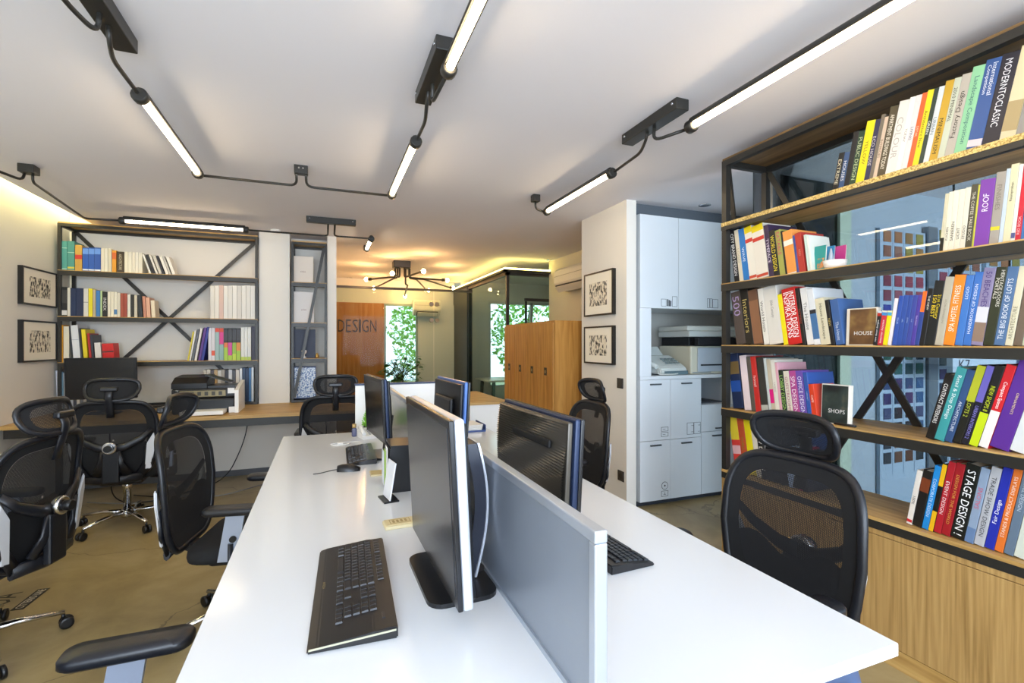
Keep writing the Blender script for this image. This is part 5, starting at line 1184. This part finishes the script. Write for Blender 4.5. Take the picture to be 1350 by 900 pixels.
# ------------------------------------------------------------------ storage wall
YC = 3.385
cu = lambda u: bpY(u, 450, YC).x
X0 = 2.4575
xq = [cu(843.5), cu(884), cu(924.5), cu(965), cu(1006)]
zl = lambda v: bpY(844, v, YC).z
z_pl, z_m, z_t, z_ct = zl(663), zl(582.5), zl(501), zl(496.5)
HM = mat('55585c', .35, .6)
def icon(kind, x, z, par, y):
    """thin dark pictogram, drawn as strokes"""
    b = MB(); yy = (y - .0012, y - .0001); s = .0028
    def ln(x0, z0, x1, z1): b.box(min(x0, x1) - s / 2, max(x0, x1) + s / 2, yy[0], yy[1], min(z0, z1) - s / 2, max(z0, z1) + s / 2)
    def rect(x0, z0, x1, z1): ln(x0, z0, x1, z0); ln(x0, z1, x1, z1); ln(x0, z0, x0, z1); ln(x1, z0, x1, z1)
    if kind == 'page': rect(x - .035, z, x + .035, z + .10); ln(x + .01, z + .02, x + .028, z + .02); ln(x + .012, z + .075, x + .035, z + .075)
    if kind == 'card': 
        for q in (0, .045): rect(x - .035, z + q, x + .035, z + q + .034); ln(x - .02, z + q + .017, x + .005, z + q + .017)
    if kind == 'disc':
        b.lathe([(.034, yy[0]), (.034, yy[1])], 24, (x, 0, z + .09), 'y'); rect(x - .034, z, x + .034, z + .045); ln(x - .012, z + .015, x + .012, z + .015); ln(x, z + .015, x, z + .032)
    if kind == 'folders':
        rect(x - .08, z, x - .03, z + .06)
        for k in range(3): b.box(x - .02 + k * .016, x - .008 + k * .016, yy[0], yy[1], z, z + .06 - k * .006)
        rect(x + .035, z, x + .085, z + .085)
    if kind == 'binders': rect(x - .06, z, x - .035, z + .08); rect(x - .03, z, x - .005, z + .08); rect(x + .0, z, x + .06, z + .075)
    o = b.done('pictogram', mat('30343a', .6), par)
    if kind == 'disc':
        MB().lathe([(.030, yy[0] - .0006), (.030, yy[0] - .0001)], 24, (x, 0, z + .09), 'y').done('pictogram_centre', M['whitec'], par)
        MB().lathe([(.008, yy[0] - .0012), (.008, yy[0] - .0007)], 16, (x, 0, z + .09), 'y').done('pictogram_hole', mat('30343a', .6), par)
    return o
cab = [  # x0, x1, z0, z1, icon, label
    (0, 1, z_m, z_t, 'card', 'upper white cabinet door unit beside the partition, with two card pictograms'),
    (0, 1, z_pl, z_m, 'disc', 'lower white cabinet unit beside the partition with a disc pictogram'),
    (1, 2, z_m, z_t, 'page2', 'upper white cabinet unit left of the open niche with page pictograms'),
    (1, 2, z_pl, z_m, None, 'plain lower white cabinet unit, second from the partition'),
    (2, 3, z_pl, z_m + .04, 'page', 'lower white cabinet unit partly behind the bookcase post with page pictogram'),
    (3, 4, z_pl, z_t, 'page', 'white cabinet unit seen between the posts of the tall bookcase'),
]
for a, b_, z0, z1, ic, lab in cab:
    x0, x1 = xq[a], xq[b_]; cxx = (x0 + x1) / 2; w = (x1 - x0) / 2 - .001
    t = thing('storage_cabinet', lab, 'cabinet', (cxx, YC, z0), 0, 'white storage cabinets')
    h = z1 - z0
    MB().box(-w, w, .02, .55, .001, h - .001).done('body', M['whitec'], t)
    d = MB().box(-w + .001, w - .001, 0, .0185, .002, h - .002, .001, 1).done('door', M['whitec'], t)
    MB().box(-.055, .055, -.016, -.0002, h - .045, h - .033, .002).done('handle', HM, d)
    if ic == 'page2': icon('page', w - .12, .03, d, 0); icon('page', w - .045, .03, d, 0)
    elif ic: icon(ic, w - .06, .03, d, 0)
t = thing('cabinet_plinth', 'dark plinth running below the white storage cabinets', 'plinth', ((xq[0] + xq[4]) / 2, YC + .04, 0)); L2 = (xq[4] - xq[0]) / 2
MB().box(-L2, L2, 0, .4, 0, z_pl - .001).done('board', mat('34373f', .5), t)
# niche unit with drawer
x0, x1 = xq[2], xq[3]; t = thing('open_niche_unit', 'white unit with an open dark niche above a drawer, under the copier', 'cabinet', ((x0 + x1) / 2, YC, z_m + .041)); w = (x1 - x0) / 2 - .001
hh = z_t - z_m - .041; nz = hh * .50
b = MB(); b.box(-w, -w + .016, .02, .55, 0, hh); b.box(w - .016, w, .02, .55, 0, hh); b.box(-w + .016, w - .016, .5, .55, 0, hh); b.box(-w + .016, w - .016, .02, .5, nz - .016, nz); b.done('body', M['whitec'], t)
MB().box(-w + .0165, w - .0165, .1, .495, nz + .0005, nz + .012).done('dark_base', mat('4a4b52', .5), t)
d = MB().box(-w + .001, w - .001, 0, .0185, .002, nz - .002, .001, 1).done('drawer', M['whitec'], t)
MB().box(-.02, w, -.016, -.0002, .02, .03, .002).done('handle', mat('1d1e22', .4), d)
t = thing('cabinet_worktop', 'thin white worktop carrying the fax machine and the copier', 'worktop', ((xq[0] + xq[4]) / 2, YC + .28, z_t)); 
MB().box(-L2, L2, -.285, .28, .001, z_ct - z_t + .002, .002).done('board', M['whitec'], t)
# side panel and upper cabinets
zu0, zu1 = bpY(844, 405.5, YC).z, bpY(844, 281.5, YC).z
xs = cu(858.5); ZC = z_ct + .003
t = thing('partition_board', 'white upright panel between worktop and upper cabinets beside partition', 'panel', ((xq[0] + xs) / 2, YC, ZC)); MB().box(-(xs - xq[0]) / 2, (xs - xq[0]) / 2, .0, .55, 0, zu0 - ZC - .001).done('board', M['whitec'], t)
for i, (x0, x1, ic, lab) in enumerate(((cu(843.5), cu(894.5), 'folders', 'upper white wall cabinet nearest the partition with folder pictograms'), (cu(894.5), cu(951), 'binders', 'upper white wall cabinet over the copier, with binder pictograms'), (cu(951), cu(1010), 'page', 'upper white wall cabinet seen behind the bookcase posts'))):
    w = (x1 - x0) / 2 - .001
    t = thing('wall_cabinet', lab, 'cabinet', ((x0 + x1) / 2, YC, zu0), 0, 'white upper wall cabinets'); h = zu1 - zu0
    MB().box(-w, w, .02, .55, 0, h).done('body', M['whitec'], t)
    d = MB().box(-w + .001, w - .001, 0, .0185, .001, h - .001, .001, 1).done('door', M['whitec'], t)
    icon(ic, w - .10, .02, d, 0)
struct(sbox('trim_8', xq[0], xq[4], YC + .05, YC + .6, zu1 + .002, CZ, mat('5a6068', .6)))
# fax machine
pf = bpY(880, 493, YC + .12)
t = thing('fax_machine', 'white fax machine with its handset on the storage worktop', 'fax machine', (pf.x, YC + .20, ZC), .12)
b = MB(); b.poly([(-.16, -.15, .01), (-.16, .13, .01), (-.16, .13, .16), (-.16, .05, .165), (-.16, -.13, .07), (-.16, -.15, .05)], (.32, 0, 0)); bmesh.ops.bevel(b.bm, geom=b.bm.edges[:], offset=.01, segments=2, affect='EDGES'); b.done('body', mat('dfe2dc', .4), t)
MB().box(-.12, .165, -.156, -.149, .0, .035, .004).done('front_band', mat('6d8288', .4), t)
R_ = Matrix.Translation((.03, -.05, .118)) @ Matrix.Rotation(math.radians(28), 4, 'X')
b = MB()
for i in range(4):
    for j in range(3): b.box(-.07 + i * .045, -.04 + i * .045, -.05 + j * .035, -.03 + j * .035, 0, .007, mtx=R_)
b.done('buttons', mat('8a9796', .4), t)
b = MB(); b.tube([(-.175, -.12, .07), (-.18, -.05, .10), (-.18, .05, .14), (-.175, .10, .15)], .02, seg=10); b.done('handset', mat('dfe2dc', .4), t)
b = MB(); b.poly([(-.10, .08, .166), (-.10, .12, .16), (-.10, .16, .24), (-.10, .155, .245)], (.2, 0, 0)); b.done('paper_support', mat('cfd3cf', .4), t)
MB().tube(arc([(-.17, -.12, .05), (-.2, -.16, .01), (-.05, -.19, .01), (.02, -.17, .012)], .03), .006, seg=6).done('handset_cord', mat('d8dbd4', .5), t)
# copier
pc0 = bpY(903, 493, YC + .12); px1 = bpY(960, 450, YC + .12).x
t = thing('copier', 'large white multifunction copier on the storage worktop behind the bookcase post', 'copier', (pc0.x + .31, YC + .28, ZC)); w = .28
z9 = lambda v: bpY(903, v, YC + .12).z - ZC
MB().box(-w, w, -.2, .24, 0, z9(456), .012).done('body', mat('e2dcc6', .45), t)
MB().box(-w + .07, w, -.215, -.2005, .02, z9(458), .006).done('front_panel', mat('c3ccd6', .4), t)
MB().box(-w + .02, w, -.15, .23, z9(456) + .001, z9(444), .004).done('output_gap', mat('161517', .5), t)
MB().box(-w - .01, w, -.19, .24, z9(444) + .001, z9(436), .008).done('scanner', mat('d6d8d2', .4), t)
MB().box(-w - .01, w, -.17, .24, z9(436) + .001, z9(429), .012).done('lid', mat('dcdcd2', .4), t)
MB().box(-w + .05, w + .02, -.24, -.19, z9(455), z9(445), .004).done('control_panel', mat('1a191c', .4), t)
MB().box(-w + .10, w - .06, -.2185, -.2155, z9(482), z9(480)).done('paper_slot', mat('202124', .5), t)
MB().box(-w + .02, -.05, -.204, -.2005, .01, .018).done('side_groove', mat('9aa0a2', .5), t)
# ------------------------------------------------------------------ sample boards in the showroom
yb_ = 2.40
cols = ['8f5a44', 'a3683c', '9c7038', '9a8a3a', '8e3a4a', '9a3d4c', '8a2f45', '7a2b3c', '3a3f9a', '2f47a8', '2a5f9a', '2d6f6a', '1f4f44', '1d2c34', '26464a', '2c5a50', '24334a', '3a5c86', '3a2a5c', '36466e', '2a1c22', '2c2028', '44486a', '3c5a80', '5a3420', '6a4630', '23282e', '30343c']
random.seed(3)
def board(u0, u1, label, ncol):
    x0 = bpY(u0, 450, yb_).x; x1 = bpY(u1, 450, yb_).x; z1 = bpY(u0, 300, yb_).z; z0 = .36
    t = thing('sample_board', label, 'sample board', ((x0 + x1) / 2, yb_, 0), 0, 'mosaic sample boards in the showroom'); w = (x1 - x0) / 2
    MB().box(-w, w, -.012, .015, 0, z1, .002).done('panel', mat('b2c2d2', .3), t)
    n = 0; pitch = (2 * w - .03) / ncol; nr = int((z1 - z0 - .04) / .112)
    for r in range(nr):
        for c in range(ncol):
            cc_ = cols[min(len(cols) - 1, int((r / nr) * len(cols))) // 4 * 4 + random.randint(0, 3)] if True else 0
            x = -w + .015 + pitch * (c + .5); z = z1 - .06 - r * .112
            MB().box(x - pitch * .33, x + pitch * .33, -.017, -.0121, z - .042, z + .042).done('sample_chip', mat(cc_, .25), t)
    g = MB()
    for c in range(1, ncol): g.box(-w + .015 + pitch * c - .0015, -w + .015 + pitch * c + .0015, -.0135, -.0121, z0 + .02, z1 - .01)
    g.done('divider_line', mat('5d7896', .4), t)
    t['label'] = label
board(1158, 1218, 'mosaic sample board with coloured chips nearest the pale post behind the glass', 4)
board(1232, 1292, 'mosaic sample board right of the metal upright behind the glass', 4)
board(1298, 1345, 'mosaic sample board farthest right behind the glass', 3)
struct(sbox('trim_9', bpY(1219, 450, yb_).x, bpY(1231, 450, yb_).x, yb_ - .03, yb_ + .01, 0, 2.3, mat('8f959b', .3, .7)))
t = thing('hanging_sign', 'pale light box reading K7 seen through the bookcase and glass', 'sign', (bpY(1300, 450, 2.1).x, 2.1, 1.2))
a = bpY(1262, 466, 2.1); b2 = bpY(1345, 492, 2.1); w = (b2.x - a.x) / 2
MB().box(-w, w, 0, .04, b2.z - 1.2, a.z - 1.2, .004).done('box_body', mat('c8d4e0', .4), t)
text_mesh('K7', .15, .07, mat('2c3440', .5), 'lettering', t, frame_mtx((-w + .14, -.001, (a.z + b2.z) / 2 - 1.2), (1, 0, 0), (0, 0, 1)))
b = MB(); b.bar((-w + .05, .02, a.z - 1.2), (-w + .05, .02, CZ - 1.2), .01, .01); b.bar((w - .05, .02, a.z - 1.2), (w - .05, .02, CZ - 1.2), .01, .01); b.done('hanging_rod', M['steel'], t)
# blue panel leaning in the showroom
p = bpY(1122, 600, 2.2)
t = thing('blue_panel', 'tall blue sheet standing behind the glass beneath the fourth shelf', 'panel', (3.05, 2.25, 0), .1)
MB().box(-.14, .14, 0, .03, 0, 1.02, .004).done('sheet', mat('1d4f96', .35), t); MB().box(-.15, .15, -.005, .035, 0, .03).done('foot', mat('16355f', .4), t)
# ------------------------------------------------------------------ floor lettering near the left edge
fl = thing('floor_lettering', 'dark outlined letters and banner painted on the brown floor at the left edge', 'floor sign', tuple(bpZ(25, 795, 0)), 0)
fl.location.z = 0
c_ = fl.location.copy(); e0, e1 = bpZ(22, 804, 0), bpZ(58, 776, 0); d_ = (e1 - e0).normalized(); n_ = Vector((-d_.y, d_.x, 0))
ctr = (e0 + e1) / 2 - c_; Lb = (e1 - e0).length
MB().bar(ctr - d_ * Lb / 2 + Vector((0, 0, .0012)), ctr + d_ * Lb / 2 + Vector((0, 0, .0012)), .055, .002).done('banner', mat('1b1814', .6), fl)
text_mesh('CITTERIO LINE', Lb * .9, .035, mat('d8d0bc', .6), 'banner_text', fl, frame_mtx(ctr + Vector((0, 0, .0026)), d_, n_))
text_mesh('UOA', Lb * .95, .16, mat('2a241a', .6), 'letters', fl, frame_mtx(ctr + n_ * .15 + Vector((0, 0, .0012)), d_, n_))
# ------------------------------------------------------------------ plant at the reception and trees outside
pp = bpY(528, 500, 8.7)
t = thing('potted_plant', 'leafy potted plant by the reception window', 'plant', (pp.x, 8.7, 0))
zp = bpY(528, 505, 8.7).z
MB().lathe([(.10, 0), (.16, .1), (.2, zp - .12), (.19, zp), (.16, zp), (.15, zp - .08)], 20).done('pot', mat('8c8478', .6, var=.1, scale=20), t)
st = MB(); lf = MB(); random.seed(5)
for k in range(48):
    a = random.uniform(0, 2 * PI); r = random.uniform(.08, .33); h = random.uniform(.05, .5)
    tip = Vector((math.cos(a) * r, math.sin(a) * r, zp + h)); st.tube([(0, 0, zp - .08), (tip.x * .4, tip.y * .4, zp + h * .6), tip], .006, seg=5)
    for q in range(4):
        a2 = a + random.uniform(-1.4, 1.4); d = Vector((math.cos(a2), math.sin(a2), random.uniform(-.5, .3))).normalized(); n = d.cross(Vector((0, 0, 1))).normalized(); L = random.uniform(.10, .16)
        o_ = tip - Vector((0, 0, .05 * q * .5)); lf.grid([[o_, o_], [o_ + d * L * .4 + n * L * .3 + Vector((0, 0, .01)), o_ + d * L * .4 - n * L * .3 + Vector((0, 0, .01))], [o_ + d * L * .8 + n * L * .15, o_ + d * L * .8 - n * L * .15], [o_ + d * L, o_ + d * L - Vector((0, 0, .002))]])
st.done('stem', mat('4a5a2c', .7), t); lf.done('leaves', mat('4f8a38', .45, var=.3, scale=10), t)
LG = [mat('7fae3f', .6, var=.3, scale=6), mat('9cc25c', .6, var=.3, scale=6)]
for i, (x, y, r, lab) in enumerate(((.3, 13.6, 1.3, 'bright green tree outside the reception window, left'), (3.1, 15.0, 1.3, 'bright green tree outside the reception window, right'), (6.0, 13.8, 1.4, 'green tree outside the meeting room window'), (9.2, 16.0, 1.6, 'farther green tree outside the meeting room window'))):
    t = thing('tree', lab, 'tree', (x, y, -.3)); random.seed(20 + i)
    MB().tube([(0, 0, 0), (.05, 0, 1), (-.05, .05, 2.2), (.05, 0, 3.2)], .12, seg=8, taper=[1.3, 1, .8, .4]).done('trunk', mat('5c4a36', .8), t)
    lf = MB()
    for k in range(1500):
        d = Vector((random.gauss(0, 1), random.gauss(0, 1), random.gauss(0, 1))).normalized() * r * random.uniform(.35, 1) ** .5; c = Vector((d.x, d.y, 2.0 + d.z * 1.15))
        if c.z < .2: continue
        a = Vector((random.uniform(-1, 1), random.uniform(-1, 1), random.uniform(-1, 1))).normalized() * .09; b_ = a.cross(Vector((random.uniform(-1, 1), random.uniform(-1, 1), 1))).normalized() * .05
        v = [lf.bm.verts.new(q) for q in (c - a, c + b_, c + a, c - b_)]; lf.bm.faces.new(v)
    lf.done('leaves', LG[i % 2], t)
struct(sbox('ground', -6, 14, 10.4, 22, -.4, -.3, mat('8b8f6a', .9)))
# ------------------------------------------------------------------ things in the narrow shelf
def nbox(u0, v0, u1, v1, z0, name, label, cat, col, art=None, dy=.05, th=.03, txt=None):
    y = YF + dy; p0 = bpY(u0, v0, y); p1 = bpY(u1, v1, y); w = (p1.x - p0.x) / 2; h = p0.z - z0
    t = thing(name, label, cat, ((p0.x + p1.x) / 2, y, z0 + .0005))
    MB().box(-w, w, 0, th, 0, h, .002, 1).done('cover', mat(col, .5), t)
    MB().box(w - .001, w + .0015, .003, th - .003, .003, h - .003).done('page_block', M['paper'], t)
    if art: MB().box(-w * .92, w * .92, -.001, -.0001, h * .04, h * .96).done('cover_picture', art, t)
    if txt: text_mesh(txt, w * .5, h * .06, mat('7a4a3a', .5), 'cover_title', t, frame_mtx((0, -.0012, h * .42), (1, 0, 0), (0, 0, 1)))
    return t
bt = ZD + .03
nbox(386, 337, 413, 369, SN[0], 'file_box', 'white file box on the top shelf of the narrow shelf', 'box', 'e2d8cc', txt='archive', th=.16)
nbox(387, 384, 414, 421, SN[1], 'file_box', 'white file box on second shelf of the narrow shelf', 'box', 'dfdad6', txt='archive', th=.16)
nbox(386, 434, 416, 472, SN[2], 'large_book', 'dark blue book standing face out on the third shelf of the narrow shelf', 'book', '1d2640', None, .08, .03)
nbox(387, 483, 417, 525, bt, 'large_book', 'book with speckled blue cover at the bottom of narrow shelf', 'book', '2c3c66', blob(4, [(.42, '2d5aa0'), (.5, 'b9cfe6'), (.6, 'e9eef4')], 60), .08, .03)
t = thing('trophy', 'small white trophy cup before the dark blue book', 'trophy', (bpY(401, 470, YF + .03).x, YF + .035, SN[2]))
MB().lathe([(.022, 0), (.022, .012), (.006, .02), (.006, .04), (.022, .055), (.028, .08), (.022, .085), (.008, .09), (.01, .11), (.004, .12)], 18).done('cup', M['white'], t)
t = thing('gold_ornament', 'little gold ornament at the right of the third narrow shelf', 'ornament', (bpY(418, 470, YF + .05).x, YF + .06, SN[2]))
MB().lathe([(.014, 0), (.02, .01), (.02, .028), (.01, .036), (.014, .045), (.004, .055)], 16).done('figure', mat('c8a25a', .3, .7), t)
